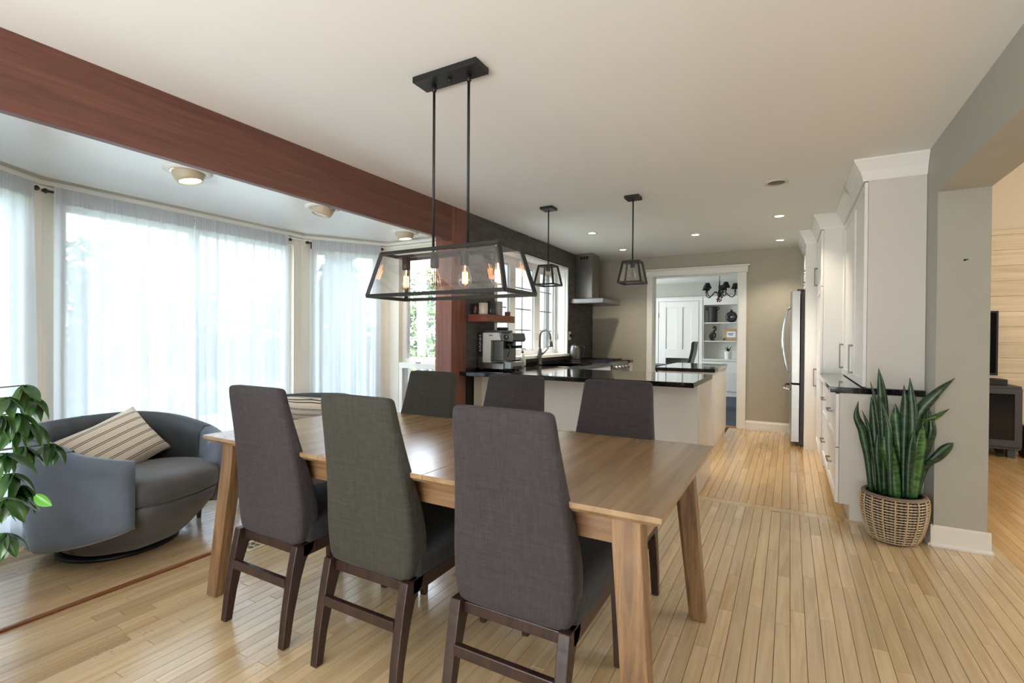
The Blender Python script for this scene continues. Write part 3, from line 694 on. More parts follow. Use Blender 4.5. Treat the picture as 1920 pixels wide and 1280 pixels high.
for s in (-1, 1):
    MB().tube([(.099*s, .01, CE-.028-zb), (.099*s, .01, .8), (.099*s, .01, zt-zb-.0)], .0065, 10).lathe([(.011, 0), (.011, -.03), (.007, -.034)], (.099*s, .01, CE-.028-zb), 10).build('hanging_rod', 'black', r)
bx, by, tx, ty, hh = .381, .137, .328, .096, zt-zb
B4 = [(-bx, -by, 0), (bx, -by, 0), (bx, by, 0), (-bx, by, 0)]; T4 = [(-tx, -ty, hh), (tx, -ty, hh), (tx, ty, hh), (-tx, ty, hh)]
fr = MB()
for i in range(4):
    fr.bar(B4[i], B4[(i+1) % 4], .016, .016); fr.bar(T4[i], T4[(i+1) % 4], .016, .014); fr.bar(B4[i], T4[i], .016)
fr.bar((-tx, .005, hh-.003), (tx, .005, hh-.003), .030, .012)
fr.build('frame', 'black', r)
g = MB()
for i in range(4):
    a, b, c, d = Vector(B4[i]), Vector(B4[(i+1) % 4]), Vector(T4[(i+1) % 4]), Vector(T4[i])
    g2 = MB().add([a*.995, b*.995, c*.995, d*.995], [(0, 1, 2, 3)]); g2.build('glass_pane', 'lampglass', r)
for i, x in enumerate((-.262, -.088, .088, .262)):
    MB().lathe([(.020, 0), (.020, -.058), (.017, -.064)], (x, .005, hh-.006), 14).build('socket', 'black', r)
    bulb(r, x, .005, hh-.066, i != 1)
def pendant(x, y, z0, label, grp):
    r = thing('lantern_pendant', label, 'pendant light', (x, y, z0), 0, grp)
    MB().box(-.062, .062, -.062, .062, CE-.026-z0, CE-z0).build('canopy', 'black', r, bevel=.003)
    h = .178
    MB().tube([(0, 0, CE-.026-z0), (0, 0, .5), (0, 0, h)], .0062, 8).build('hanging_rod', 'black', r)
    b, t = .098, .066
    B = [(-b, -b, 0), (b, -b, 0), (b, b, 0), (-b, b, 0)]; T = [(-t, -t, h), (t, -t, h), (t, t, h), (-t, t, h)]
    fr = MB()
    for i in range(4): fr.bar(B[i], B[(i+1) % 4], .015); fr.bar(T[i], T[(i+1) % 4], .015); fr.bar(B[i], T[i], .015)
    fr.box(-t, t, -t, t, h-.004, h+.006)
    fr.build('frame', 'black', r)
    for i in range(4):
        a, b_, c, d = [Vector(q)*.99 for q in (B[i], B[(i+1) % 4], T[(i+1) % 4], T[i])]
        MB().add([a, b_, c, d], [(0, 1, 2, 3)]).build('glass_pane', 'lampglass', r)
    MB().lathe([(.02, 0), (.02, -.042), (.017, -.048)], (0, 0, h), 14).build('socket', 'black', r)
    bulb(r, 0, 0, h-.046, False)
pendant(-1.985, 4.205, 1.738, 'small black lantern pendant in front of the sink window', 'lantern pendants over the peninsula')
pendant(-1.187, 4.215, 1.722, 'small black lantern pendant left of the study doorway', 'lantern pendants over the peninsula')

# ------------------------------------------------------------------ dining table
ZT = .767
TX0, TX1, TY0, TY1 = -2.45, -.290, 1.329, 2.351
r = thing('dining_table', 'long oak dining table with splayed legs in the middle of the room', 'table', ((TX0+TX1)/2, (TY0+TY1)/2, 0))
hx, hy = (TX1-TX0)/2, (TY1-TY0)/2
for a, b, e0, e1 in ((-hx, -.268, 1, 0), (-.267, .267, 0, 0), (.268, hx, 0, 1)):
    mb = MB(); i0, i1 = .02*e0, .02*e1
    mb.loft([[(a+i0, -hy+.02, ZT-.032), (b-i1, -hy+.02, ZT-.032), (b-i1, hy-.02, ZT-.032), (a+i0, hy-.02, ZT-.032)],
             [(a, -hy, ZT-.016), (b, -hy, ZT-.016), (b, hy, ZT-.016), (a, hy, ZT-.016)],
             [(a, -hy, ZT), (b, -hy, ZT), (b, hy, ZT), (a, hy, ZT)]])
    mb.build('tabletop' if e0 or e1 else 'extension_leaf', 'oak', r, bevel=.002)
ax, ay = hx-.10, hy-.075
for s in (-1, 1):
    MB().box(-ax, ax, s*(ay-.022), s*ay, ZT-.125, ZT-.032).build('apron', 'oakx', r, bevel=.002)
    MB().box(s*(ax-.0), s*(ax+.022), -ay+.06, ay-.06, ZT-.125, ZT-.032).build('apron', 'oak', r, bevel=.002)
for sx in (-1, 1):
    for sy in (-1, 1):
        # outer corner splays out to the floor; section narrows slightly downward
        def sec(z, ox, oy, wx, wy):
            x1, y1 = sx*ox, sy*oy; x0, y0 = sx*(ox-wx), sy*(oy-wy); c = .016
            p = [(x1, y1), (x0, y1), (x0, y0+sy*c), (x0+sx*c, y0), (x1, y0)]
            return [(q[0], q[1], z) for q in (p if sx*sy > 0 else p[::-1])]
        MB().loft([sec(0, hx-.018, hy-.008, .072, .056), sec(ZT-.125, hx-.066, hy-.050, .086, .07), sec(ZT-.032, hx-.070, hy-.052, .086, .07)]).build('leg', 'oakz', r, bevel=.003)

# ------------------------------------------------------------------ dining chairs
def make_chair(fabm, seatm):
    r = bpy.data.objects.new('dining_chair', None); COL.objects.link(r); r.empty_display_size = .1
    zs = [.372, .40, .47, .56, .66, .76, .86, .96, 1.01, 1.026, 1.034]
    hw = [.196, .206, .2145, .216, .208, .197, .187, .180, .177, .170, .158]
    yr = [.070, .062, .058, .054, .046, .030, .012, -.006, -.013, -.011, -.004]
    th = [.060, .085, .105, .100, .082, .068, .058, .050, .046, .038, .024]
    mb = MB(); mb.smooth = True; rings = []
    for i, z in enumerate(zs):
        ring = rrect(0, yr[i]+th[i]/2, z, hw[i], th[i]/2, .022 if i < 9 else .012, 4)
        out = []
        for (x, y, zz) in ring:
            k = 1-(x/hw[i])**2
            if i < 2: zz -= (.030-.012*i)*k
            y -= .010*k*(1 if i < 9 else .6)       # slight crown across the back
            out.append((x, y, zz))
        rings.append(out)
    # extra verts along width for the crown come from subsurf
    mb.loft(rings); mb.build('backrest', fabm, r, subsurf=1)
    mb = MB(); mb.smooth = True
    rings = [rrect(0, .334, .388, .2120, .234, .02), rrect(0, .334, .395, .2145, .238, .022), rrect(0, .334, .452, .2145, .240, .026), rrect(0, .333, .474, .205, .230, .03), rrect(0, .332, .482, .17, .20, .04)]
    mb.loft(rings); mb.build('seat', seatm, r)
    fm = MB()
    for s in (-1, 1): fm.prism([(.075, .335), (.560, .345), (.575, .388), (.075, .388)], 0, s*.176, s*.2115)
    fm.box(-.176, .176, .545, .575, .345, .388); fm.box(-.176, .176, .07, .095, .338, .375)
    fm.build('seat_frame', 'dkwood', r, bevel=.003)
    for s in (-1, 1):
        def sec(z, y0, y1, w, xo): 
            a, b = s*xo, s*(xo-w); q = [(a, y0), (a, y1), (b, y1), (b, y0)]
            return [(p[0], p[1], z) for p in (q if s > 0 else q[::-1])]
        MB().loft([sec(0, -.018, .014, .034, .2115), sec(.12, -.004, .034, .036, .2115), sec(.25, .018, .066, .038, .2115), sec(.315, .030, .088, .038, .2115), sec(.34, .036, .104, .038, .2115), sec(.352, .038, .124, .038, .2115), sec(.388, .046, .135, .038, .2115)]).build('leg', 'dkwood', r, bevel=.003)
        MB().loft([sec(0, .545, .572, .028, .2115), sec(.30, .535, .575, .040, .2115), sec(.388, .535, .578, .042, .2115)]).build('leg', 'dkwood', r, bevel=.003)
    MB().box(-.176, .176, .012, .034, .225, .262).build('stretcher', 'dkwood', r, bevel=.003)
    return r
LAB = ['purple-grey high-backed dining chair nearest the armchair, back to the camera', 'olive-grey high-backed dining chair in the middle of the near row',
       'purple-grey high-backed dining chair nearest the camera, at the right of the near row', 'olive-grey high-backed dining chair by the red post, across the table',
       'purple-grey high-backed dining chair in the middle of the far side of the table', 'purple-grey high-backed dining chair at the right of the far side, before the peninsula']
ca = make_chair('fab_a', 'fab_seat'); cb = make_chair('fab_b', 'fab_seat')
spots = [(-1.942, 1.262, 0, ca), (-1.354, 1.258, 0, cb), (-.752, 1.264, 0, ca), (-1.925, 2.428, pi, cb), (-1.335, 2.425, pi, ca), (-.752, 2.428, pi, ca)]
used = set()
for i, (x, y, a, src) in enumerate(spots):
    o = src if src.name not in used else dup(src)
    used.add(src.name)
    o.location = (x, y, 0); o.rotation_euler = (0, 0, a)
    tag(o, LAB[i], 'chair', 'dining chairs around the oak table')

# ------------------------------------------------------------------ swivel tub armchairs
def tub_chair(x, y, ang, label, inner):
    """local +x is the direction it faces"""
    r = thing('tub_armchair', label, 'armchair', (x, y, 0), ang, 'swivel tub armchairs in the bay')
    R = .455
    def plan(th, k=1.0, sq=2.6):   # superellipse
        c, s = cos(th), sin(th); d = (abs(c)**sq+abs(s)**sq)**(-1/sq); return R*k*d*c, R*k*d*s
    # lower bowl
    mb = MB(); mb.smooth = True; rings = []; n = 48
    for z, k, dx in ((.028, .56, -.09), (.04, .66, -.085), (.10, .76, -.06), (.18, .86, -.03), (.26, .95, -.005), (.315, .985, 0), (.33, .965, 0)):
        ring = []
        for i in range(n):
            th = 2*pi*i/n; px, py = plan(th, k)
            c_ = max(0, min(1, (cos(th)-.80)/.12)); q_ = .925+.075*c_
            ring.append((px*q_+dx*(1 if px > 0 else .55), py*q_, z))
        rings.append(ring)
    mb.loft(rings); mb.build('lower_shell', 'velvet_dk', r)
    # upper wrap: horseshoe wall
    mb = MB(); mb.smooth = True; rings = []; A = radians(147); m = 46
    for i in range(m+1):
        f = -1+2*i/m; th = pi+f*A; a = abs(f)
        top = .735-.02*a-.135*max(0, (a-.25)/.75)**1.3
        bot = .035+.24*max(0, (a-.15)/.85)**1.5*.78
        t = .085+.02*a
        endr = 1.0 if a < .97 else .985
        ring = []
        def P(k, inset, z):
            px, py = plan(th, k); d = sqrt(px*px+py*py); q = (d-inset)/d
            return (px*q, py*q, z)
        lean = lambda z: .87+.145*sin(pi/2*min(1, max(0, z/.60)))
        mid = (top+bot)/2
        ring = [P(lean(bot), .012, bot)]+[P(lean(bot+.02+(top-.08-bot)*q/7), 0, bot+.02+(top-.08-bot)*q/7) for q in range(8)]+[P(1.015, 0, top-.055), P(1.015, .008, top-.02), P(1.015, .03, top),
                P(1.015, t-.025, top-.002), P(1.01, t, top-.03), P(.99, t, mid+.08), P(.96, t, max(.30, bot+.02)), P(.93, t-.01, max(.29, bot))]
        rings.append(ring)
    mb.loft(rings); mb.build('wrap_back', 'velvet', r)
    # inner lining of the back, pleated leather
    mb = MB(); mb.smooth = True; rings = []
    for i in range(81):
        f = (-1+2*i/80)*.74; th = pi+f*A; aa = abs(f); w = .005*sin(f*52)*max(0, 1-aa*1.6)
        top = .735-.02*aa-.135*max(0, (aa-.25)/.75)**1.3; t = .085+.02*aa; ring = []
        for k, ins, z in ((.985, t+.006, .40), (.992, t+.008+w, .50), (1.0, t+.008+w, (.5+top)/2), (1.01, t+.007+w*.7, top-.035), (1.015, t-.018, top+.004), (1.015, .035, top+.004)):
            px, py = plan(th, k); d = sqrt(px*px+py*py); q = (d-ins)/d; ring.append((px*q, py*q, z))
        rings.append(ring)
    mb.loft(rings, False, False, closed=False); mb.build('inner_lining', inner, r)
    # seat cushion
    mb = MB(); mb.smooth = True; rings = []
    for z, k in ((.305, .80), (.315, .85), (.36, .865), (.405, .862), (.425, .845), (.445, .78), (.455, .55), (.457, .2)):
        rings.append([(plan(2*pi*i/n, k)[0]*(1.03 if cos(2*pi*i/n) > 0 else .97)+.055, plan(2*pi*i/n, k)[1]*.93, z+.03*(plan(2*pi*i/n, k)[0]/R)) for i in range(n)])
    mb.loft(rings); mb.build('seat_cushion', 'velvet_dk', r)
    MB().lathe([(.29, 0), (.295, .004), (.295, .018), (.24, .03)], (-.09, 0, 0), 40).build('swivel_base', 'blackplastic', r)
    return r
tub_chair(-3.41, 1.44, radians(12), 'slate blue velvet tub armchair nearest the camera, beside the umbrella plant', 'leather')
tub_chair(-3.40, 2.66, radians(-40), 'slate blue tub armchair farther back, half hidden behind the dining chairs', 'leather')
def cushion(x, y, z, rot, w, h, label):
    mb = MB(); mb.smooth = True; n = 14; V = {}
    for side in (1, -1):
        for i in range(n+1):
            for j in range(n+1):
                u, v = 2*i/n-1, 2*j/n-1
                t = .075*((1-u**4)*(1-v**4))**.6
                pin = 1-.07*(1-abs(u))*abs(v)**3-.0; pin2 = 1-.07*(1-abs(v))*abs(u)**3
                V[(side, i, j)] = (w/2*u*pin2, side*t, h/2*v*pin)
    idx = {k: i for i, k in enumerate(V)}; fs = []
    for side in (1, -1):
        for i in range(n):
            for j in range(n):
                q = [idx[(side, i, j)], idx[(side, i, j+1)], idx[(side, i+1, j+1)], idx[(side, i+1, j)]]
                fs.append(q if side == 1 else q[::-1])
    mb.add(list(V.values()), fs)
    o = mb.build('throw_pillow', 'pillow'); o.location = (x, y, z); o.rotation_euler = rot
    return tag(o, label, 'cushion', 'striped pillows on the tub armchairs')
cushion(-3.62, 1.43, .555, (radians(38), radians(16), radians(-72)), .56, .36, 'striped beige pillow lying in the near tub armchair')
cushion(-3.53, 2.78, .60, (radians(30), radians(6), radians(-125+180)), .44, .30, 'striped beige pillow in the farther tub armchair behind the table')
r = thing('side_table', 'small dark-legged side table mostly hidden behind the near armchair', 'table', (-3.66, 2.03, 0))
MB().lathe([(.165, .47), (.17, .48), (.17, .495), (.165, .50)], n=32).build('tabletop', 'dkwood', r)
for k in range(3):
    a = radians(315+120*k); MB().loft([[(cos(a)*q+dx*w, sin(a)*q+dy*w, z) for dx, dy in ((-1, -1), (1, -1), (1, 1), (-1, 1))] for z, q, w in ((0, .215, .010), (.47, .12, .016))]).build('leg', 'dkwood', r)

# ------------------------------------------------------------------ floor register
r = thing('floor_register', 'cream and black scrollwork floor register beside the brown threshold strip', 'vent', (-2.762, 1.87, 0))
fm = MB(); fm.box(-.064, .064, -.155, -.13, 0, .006); fm.box(-.064, .064, .13, .155, 0, .006); fm.box(-.064, -.042, -.13, .13, 0, .006); fm.box(.042, .064, -.13, .13, 0, .006)
fm.build('frame', 'brass', r, bevel=.002)
MB().box(-.043, .043, -.131, .131, .0002, .0012).build('dark_opening', 'blackplastic', r)
sm = MB()
for k in range(7):
    y = -.114+.038*k
    for s in (-1, 1):
        sm.tube([(s*.004, y-.018, .003), (s*.02, y-.012, .003), (s*.034, y, .003), (s*.02, y+.008, .003), (s*.014, y, .003)], .0035, 5)
    sm.box(-.042, .042, y+.017, y+.021, .001, .005)
sm.box(-.003, .003, -.13, .13, .001, .005)
sm.build('scroll_grille', 'brass', r)

# ------------------------------------------------------------------ peninsula and island
r = thing('peninsula_cabinet', 'white panelled base of the kitchen peninsula behind the dining table', 'cabinet', (-1.685, 4.45, 0))
MB().box(-1.055, 1.055, -.33, .33, .0, .875).build('body', 'cabinet', r)
MB().box(-1.056, 1.060, -.345, -.33, .0, .875).build('front_panel', 'cabinet', r, bevel=.0015)
MB().box(1.055, 1.068, -.33, .33, .0, .875).build('end_panel', 'cabinet', r, bevel=.0015)
MB().box(-1.058, -.96, -.352, -.345, .0, .875).build('filler_strip', 'cream', r)
o = MB().box(-2.742, -.618, 3.845, 4.865, .876, .915).build('worktop', 'granite', bevel=.003); tag(o, 'polished black granite worktop of the peninsula', 'worktop')
r = thing('island_cabinet', 'white island cabinet in the kitchen before the study doorway', 'cabinet', (-1.03, 6.35, 0))
MB().box(-.29, .305, -.60, .58, 0, .875).build('body', 'cabinet', r, bevel=.0015)
MB().box(.305, .318, -.60, .58, .09, .875).build('end_panel', 'cabinet', r, bevel=.0015)
o = MB().box(-1.34, -.700, 5.72, 6.95, .876, .915).build('worktop', 'granite', bevel=.003); tag(o, 'polished black granite worktop of the island', 'worktop')
# left run: sink counter and range
def shaker(parent, plane_x, y0, y1, z0, z1, face, m='cabinet', name='door', st=.055, th=.02):
    """shaker front in the plane x, facing `face` (+1/-1 along x)"""
    d = MB(); a, b = plane_x, plane_x+face*th
    d.box(a, b, y0, y0+st, z0, z1); d.box(a, b, y1-st, y1, z0, z1); d.box(a, b, y0+st, y1-st, z0, z0+st); d.box(a, b, y0+st, y1-st, z1-st, z1)
    d.box(a, a+face*th*.45, y0+st, y1-st, z0+st, z1-st)
    return d.build(name, m, parent, bevel=.0015)
def pull(parent, x, face, y, z, L, vertical=True, m='nickel'):
    d = MB(); o = .032; w = .006; X0, X1 = x, x+face*o
    if vertical:
        d.box(X1-face*.010, X1, y-w, y+w, z-L/2, z+L/2)
        for q in (z-L/2, z+L/2-.016): d.box(X0, X1-face*.01, y-w, y+w, q, q+.016)
    else:
        d.box(X1-face*.010, X1, y-L/2, y+L/2, z-w, z+w)
        for q in (y-L/2, y+L/2-.016): d.box(X0, X1-face*.01, q, q+.016, z-w, z+w)
    return d.build('handle', m, parent)
r = thing('sink_cabinet', 'white base cabinet under the sink window', 'cabinet', (-2.42, 5.69, 0))
MB().box(-.325, .28, -.85, .83, 0, .874).build('body', 'cabinet', r)
for k in range(3): shaker(r, .28, -.83+.55*k, -.29+.55*k, .12, .86, 1)
o = MB()
o.box(-2.742, -2.60, 4.866, 6.53, .876, .915); o.box(-2.60, -2.20, 4.866, 5.16, .876, .915); o.box(-2.60, -2.20, 5.86, 6.53, .876, .915); o.box(-2.20, -2.095, 4.866, 6.53, .876, .915)
tag(o.build('worktop', 'granite'), 'black granite worktop along the sink window', 'worktop')
o = MB(); o.box(-2.742, -2.095, 7.33, 7.495, .0, .875); tag(o.build('corner_cabinet', 'cabinet'), 'narrow white cabinet in the corner beyond the range', 'cabinet')
tag(MB().box(-2.742, -2.09, 7.325, 7.497, .876, .915).build('worktop', 'granite'), 'short black granite worktop in the corner beyond the range', 'worktop')
sk = MB(); sk.box(-2.60, -2.20, 5.16, 5.86, .72, .725); sk.box(-2.605, -2.60, 5.155, 5.865, .72, .912); sk.box(-2.20, -2.195, 5.155, 5.865, .72, .912); sk.box(-2.6, -2.2, 5.155, 5.16, .72, .912); sk.box(-2.6, -2.2, 5.86, 5.865, .72, .912)
tag(sk.build('sink', 'steeldk'), 'steel undermount sink set in the worktop below the window', 'sink')
# faucet
fx, fy = -2.665, 5.42
r = thing('kitchen_faucet', 'tall brushed steel gooseneck faucet in front of the sink window', 'faucet', (fx, fy, .915))
MB().lathe([(.032, 0), (.030, .01), (.024, .02), (.022, .06), (.027, .11), (.03, .14), (.022, .18), (.016, .21)], n=18).build('base', 'nickel', r)
pts = [(0, 0, .2), (0, 0, .31)]+[(.075-.075*cos(radians(a)), -.02*sin(radians(a/2)), .335+.085*sin(radians(a))) for a in range(0, 181, 20)]+[(.158, -.03, .30)]
MB().tube(pts, .0145, 12).build('spout', 'nickel', r)
MB().tube([(.158, -.03, .31), (.164, -.03, .27), (.172, -.03, .215)], [.016, .019, .022], 12).build('spray_head', 'nickel', r)
MB().tube([(.02, .01, .12), (.06, .04, .16), (.10, .07, .225)], [.012, .009, .007], 8).build('lever', 'nickel', r)
r = thing('soap_bottle', 'white soap bottle with a pump beside the sink window', 'bottle', (-2.69, 5.02, .915))
MB().lathe([(.036, 0), (.04, .01), (.04, .08), (.030, .115), (.014, .135), (.012, .15)], n=18).build('bottle', 'vase', r)
MB().lathe([(.014, .15), (.014, .168), (.005, .17), (.005, .20)], n=10).tube([(0, 0, .197), (.02, 0, .20), (.045, 0, .192)], .005, 6).build('pump', 'blackplastic', r)
# kettle
r = thing('electric_kettle', 'dark steel electric kettle on the worktop right of the sink window', 'kettle', (-2.625, 6.46, .915))
MB().lathe([(.075, 0), (.078, .012), (.07, .02)], n=24).build('base', 'nickel', r)
MB().lathe([(.078, .022), (.08, .03), (.074, .16), (.064, .215), (.055, .225)], n=24).build('body', 'steeldk', r)
MB().lathe([(.058, .222), (.045, .236), (.012, .24), (.012, .252), (.004, .255)], n=18).build('lid', 'blackplastic', r)
MB().tube([(.055, .03, .215), (.11, .05, .21), (.125, .06, .15), (.10, .045, .06), (.07, .03, .05)], .011, 8).build('handle', 'blackplastic', r)
# outlet
r = thing('wall_outlet', 'white wall outlet with a black plug right of the sink window', 'outlet', (-2.742, 6.545, 1.274))
MB().box(-.006, .004, -.037, .037, -.06, .06).build('cover_plate', 'white', r, bevel=.002)
MB().box(.004, .04, -.018, .018, -.02, .02).tube([(.035, 0, 0), (.06, .03, -.005), (.055, .06, -.03)], .005, 6).build('plug', 'blackplastic', r)
# range
r = thing('gas_range', 'stainless steel range against the slate wall under the hood', 'range', (-2.42, 6.93, 0))
MB().box(-.325, .27, -.385, .385, .05, .895).build('body', 'steeldk', r)
MB().box(-.325, .29, -.385, .385, .895, .916).build('cooktop', 'blackplastic', r, bevel=.002)
MB().prism([(.27, .76), (.33, .77), (.31, .905), (.27, .905)], 1, -.385, .385).build('control_panel', 'steel', r, bevel=.002)
MB().box(.27, .31, -.375, .375, .16, .74).build('oven_door', 'steel', r, bevel=.004)
MB().tube([(.345, -.33, .70), (.345, 0, .70), (.345, .33, .70)], .011, 10).box(.305, .345, -.335, -.315, .692, .708).box(.305, .345, .315, .335, .692, .708).build('handle', 'steel', r)
for k in range(5):
    MB().tube([(.318, -.30+.15*k, .838), (.335, -.30+.15*k, .835), (.358, -.30+.15*k, .832)], [.027, .024, .021], 16).build('knob', 'chrome', r)
for k in (-1, 1):
    g = MB()
    for q in (-.15, -.05, .05, .15): g.box(-.26, .22, k*.19+q-.006, k*.19+q+.006, .916, .935)
    for q in (-.25, -.02, .21): g.box(q-.006, q+.006, k*.19-.165, k*.19+.165, .922, .938)
    g.build('grate', 'iron', r)
# hood
r = thing('range_hood', 'stainless steel chimney range hood on the slate wall', 'range hood', (-2.742, 6.90, 1.735))
MB().loft([[(0, -.385, 0), (.50, -.385, 0), (.50, .385, 0), (0, .385, 0)], [(0, -.385, .058), (.50, -.385, .058), (.50, .385, .058), (0, .385, .058)], [(0, -.16, .085), (.26, -.16, .085), (.26, .16, .085), (0, .16, .085)]]).build('canopy', 'steel', r, bevel=.002)
MB().box(.02, .47, -.35, .35, -.006, 0).build('filter', 'steeldk', r)
MB().box(0, .255, -.155, .155, .085, CE-1.737).build('chimney', 'steel', r, bevel=.003)
v = MB()
for k in range(3): v.box(.07+.045*k, .105+.045*k, -.157, -.154, CE-1.735-.085, CE-1.735-.04)
v.build('vent_slots', 'blackplastic', r)
v = MB()
for k in range(4): v.lathe([(.008, 0), (.008, .004)], (0, 0, 0), 8)
b = MB()
for k in range(4): b.box(.50, .504, -.05+.033*k, -.034+.033*k, .022, .036)
b.build('buttons', 'chrome', r)

# ------------------------------------------------------------------ red shelf with mugs
o = MB().box(-2.744, -2.530, 3.985, 4.545, 1.395, 1.466).build('floating_shelf', 'redshelf', bevel=.002); tag(o, 'thick red wooden floating shelf on the slate wall by the post', 'shelf')
def mug(x, y, rr, h, m, label, emblem=False, handle=True):
    r = thing('mug', label, 'mug', (x, y, 1.466), 0, 'mugs on the red shelf')
    MB().lathe([(rr*.9, 0), (rr, .006), (rr, h), (rr*.92, h), (rr*.9, .01)], n=22).build('body', m, r)
    if handle: MB().tube([(-rr*.5, rr*.8, h*.8), (-rr*.8, rr*1.4, h*.75), (-rr*.8, rr*1.4, h*.3), (-rr*.5, rr*.85, h*.2)], .006, 6).build('handle', m, r)
    if emblem:
        MB().lathe([(.001, 0), (.006, .006), (.013, .018), (.015, .03), (.010, .045), (.004, .058), (.001, .06)], (.022, -rr*.88, .025), 12).build('rust_emblem', 'brown', r)
mug(-2.695, 4.05, .042, .105, 'mug_dark', 'black mug with a rust-coloured mark next to the red post', True)
mug(-2.612, 4.06, .045, .112, 'mug_white', 'plain cream mug on the red shelf')
mug(-2.595, 4.17, .042, .135, 'mug_blue', 'tall navy cup beside the grey box on the red shelf', handle=False)
o = MB().box(-2.60, -2.535, 4.235, 4.30, 1.466, 1.605).build('grey_box', 'greybox', bevel=.003); tag(o, 'upright pale grey box on the end of the red shelf', 'box')
o = MB().lathe([(.026, 0), (.03, .008), (.03, .04), (.026, .045)], (-2.575, 4.47, 1.466), 16).build('small_bowl', 'brown'); tag(o, 'small rust brown pot at the far end of the red shelf', 'pot')

# ------------------------------------------------------------------ espresso machine
r = thing('espresso_machine', 'steel and black espresso machine on the left end of the peninsula', 'coffee machine', (-2.735, 4.15, .915))
MB().box(0, .30, 0, .30, 0.012, .075).build('base', 'steel', r, bevel=.006)
fb = MB()
for x in (.03, .27):
    for y in (.03, .27): fb.lathe([(.018, 0), (.018, .012)], (x, y, 0), 10)
fb.build('feet', 'blackplastic', r)
MB().prism([(.06, .075), (.15, .075), (.155, .30), (.27, .30), (.24, .375), (.06, .375)], 1, .0, .30).build('body', 'vinyl', r, bevel=.006)
MB().box(0, .06, .0, .30, .075, .14).build('rear_foot', 'nickel', r, bevel=.004)
tw = MB().box(0.0, .058, .0, .30, .142, .375).build('water_tank', 'mug_dark', r, bevel=.004)
k_ = MB()
for k in range(9): k_.box(.020+.006*(k % 2), .034+.005*(k % 3 == 0), -.0022, 0, .19+.019*k, .199+.019*k)
k_.build('tank_marks', 'vinyl', tw)
MB().box(.155, .285, .02, .28, .10, .30).build('brew_recess', 'steeldk', r, bevel=.004)
MB().box(.15, .17, .005, .02, .085, .30).box(.15, .275, .005, .02, .29, .305).build('recess_trim', 'nickel', r, bevel=.003)
MB().prism([(.25, .30), (.385, .285), (.40, .31), (.385, .372), (.26, .372)], 1, .02, .28).build('front_head', 'steeldk', r, bevel=.006)
MB().box(.135, .175, -.003, .0, .345, .353).build('name_plate', 'mug_dark', r)
MB().tube([(.32, .018, .33), (.32, .012, .33), (.32, .006, .33)], .026, 20).build('dial', 'nickel', r)
MB().tube([(.30, .12, .285), (.30, .12, .255), (.30, .12, .215)], [.034, .036, .028], 18).build('group_head', 'blackplastic', r)
MB().tube([(.31, .12, .235), (.38, .10, .235), (.46, .07, .24)], [.010, .014, .015], 10).build('portafilter_handle', 'blackplastic', r)
MB().tube([(.345, .05, .28), (.35, .045, .22), (.325, .04, .135)], .006, 8).build('steam_wand', 'steeldk', r)
MB().box(.29, .375, .02, .28, .02, .085).build('drip_tray', 'steel', r, bevel=.004)
MB().box(.376, .38, .07, .23, .015, .045).build('tray_slot', 'blackplastic', r)
MB().box(.06, .25, .03, .27, .375, .40).build('cup_warmer', 'steeldk', r, bevel=.004)
MB().lathe([(.05, .40), (.06, .41), (.06, .425), (.045, .43)], (.20, .15, 0), 18).build('hopper_lid', 'blackplastic', r)

# ------------------------------------------------------------------ right-hand cabinets
FX = .285
def base_unit(y0, y1, label, endp=False):
    r = thing('base_cabinet', label, 'cabinet', (FX, y0, 0), 0, 'white drawer cabinets on the right')
    L = y1-y0
    MB().box(.022, .485, .0005, L-.0005, .105, .874).build('carcass', 'cabgrey', r)
    MB().box(.085, .485, .0005, L-.0005, 0, .105).build('toe_kick', 'cabgrey', r)
    if endp: MB().prism([(.022, .105), (.085, .105), (.085, 0), (.485, 0), (.485, .874), (.022, .874)], 1, -.018, 0).build('end_panel', 'cabgrey', r, bevel=.001)
    for (a, b, hz) in ((.497, .868, .705), (.11, .489, .325)):
        d = shaker(r, .0205, .002 if not endp else -.018, L-.002, a, b, -1, name='drawer', th=.0205)
        pull(d, 0, -1, L/2, hz, .19, vertical=False)
base_unit(4.118, 4.91, 'white two-drawer cabinet nearest the snake plant', True)
base_unit(4.91, 5.715, 'white two-drawer cabinet between the snake plant unit and the tall pantry')
o = MB().box(.25, .770, 4.09, 5.717, .876, .915).build('worktop', 'granite', bevel=.003); tag(o, 'black granite worktop on the right-hand drawer cabinets', 'worktop')
UX = .437
def crown(parent, x0, y0, y1, x1, z0, z1, end=True, ox=0, oy=0):
    """crown moulding: front along y at plane x0 facing -x, return along x at y0"""
    pr = [(0, z0), (-.012, z0), (-.014, z0+.02), (-.03, z0+(z1-z0)*.45), (-.062, z1-.022), (-.068, z1-.016), (-.068, z1)]
    mb = MB(); rings = []
    path = []
    for d, z in pr:
        path.append((d, z))
    a = [(x1, y0+d, z) for d, z in path]; b = [(x0+d, y0+d, z) for d, z in path]; c = [(x0+d, y1, z) for d, z in path]
    mb.loft([a, b, c] if end else [b, c], False, False, closed=False, flip=True)
    mb.add([(x1, y0-.068, z1), (x0-.068, y0-.068, z1), (x0-.068, y1, z1), (x0, y1, z1), (x0, y0, z1), (x1, y0, z1)], [(0, 1, 4, 5), (1, 2, 3, 4)])
    return mb.build('crown_moulding', 'cabinet', parent)
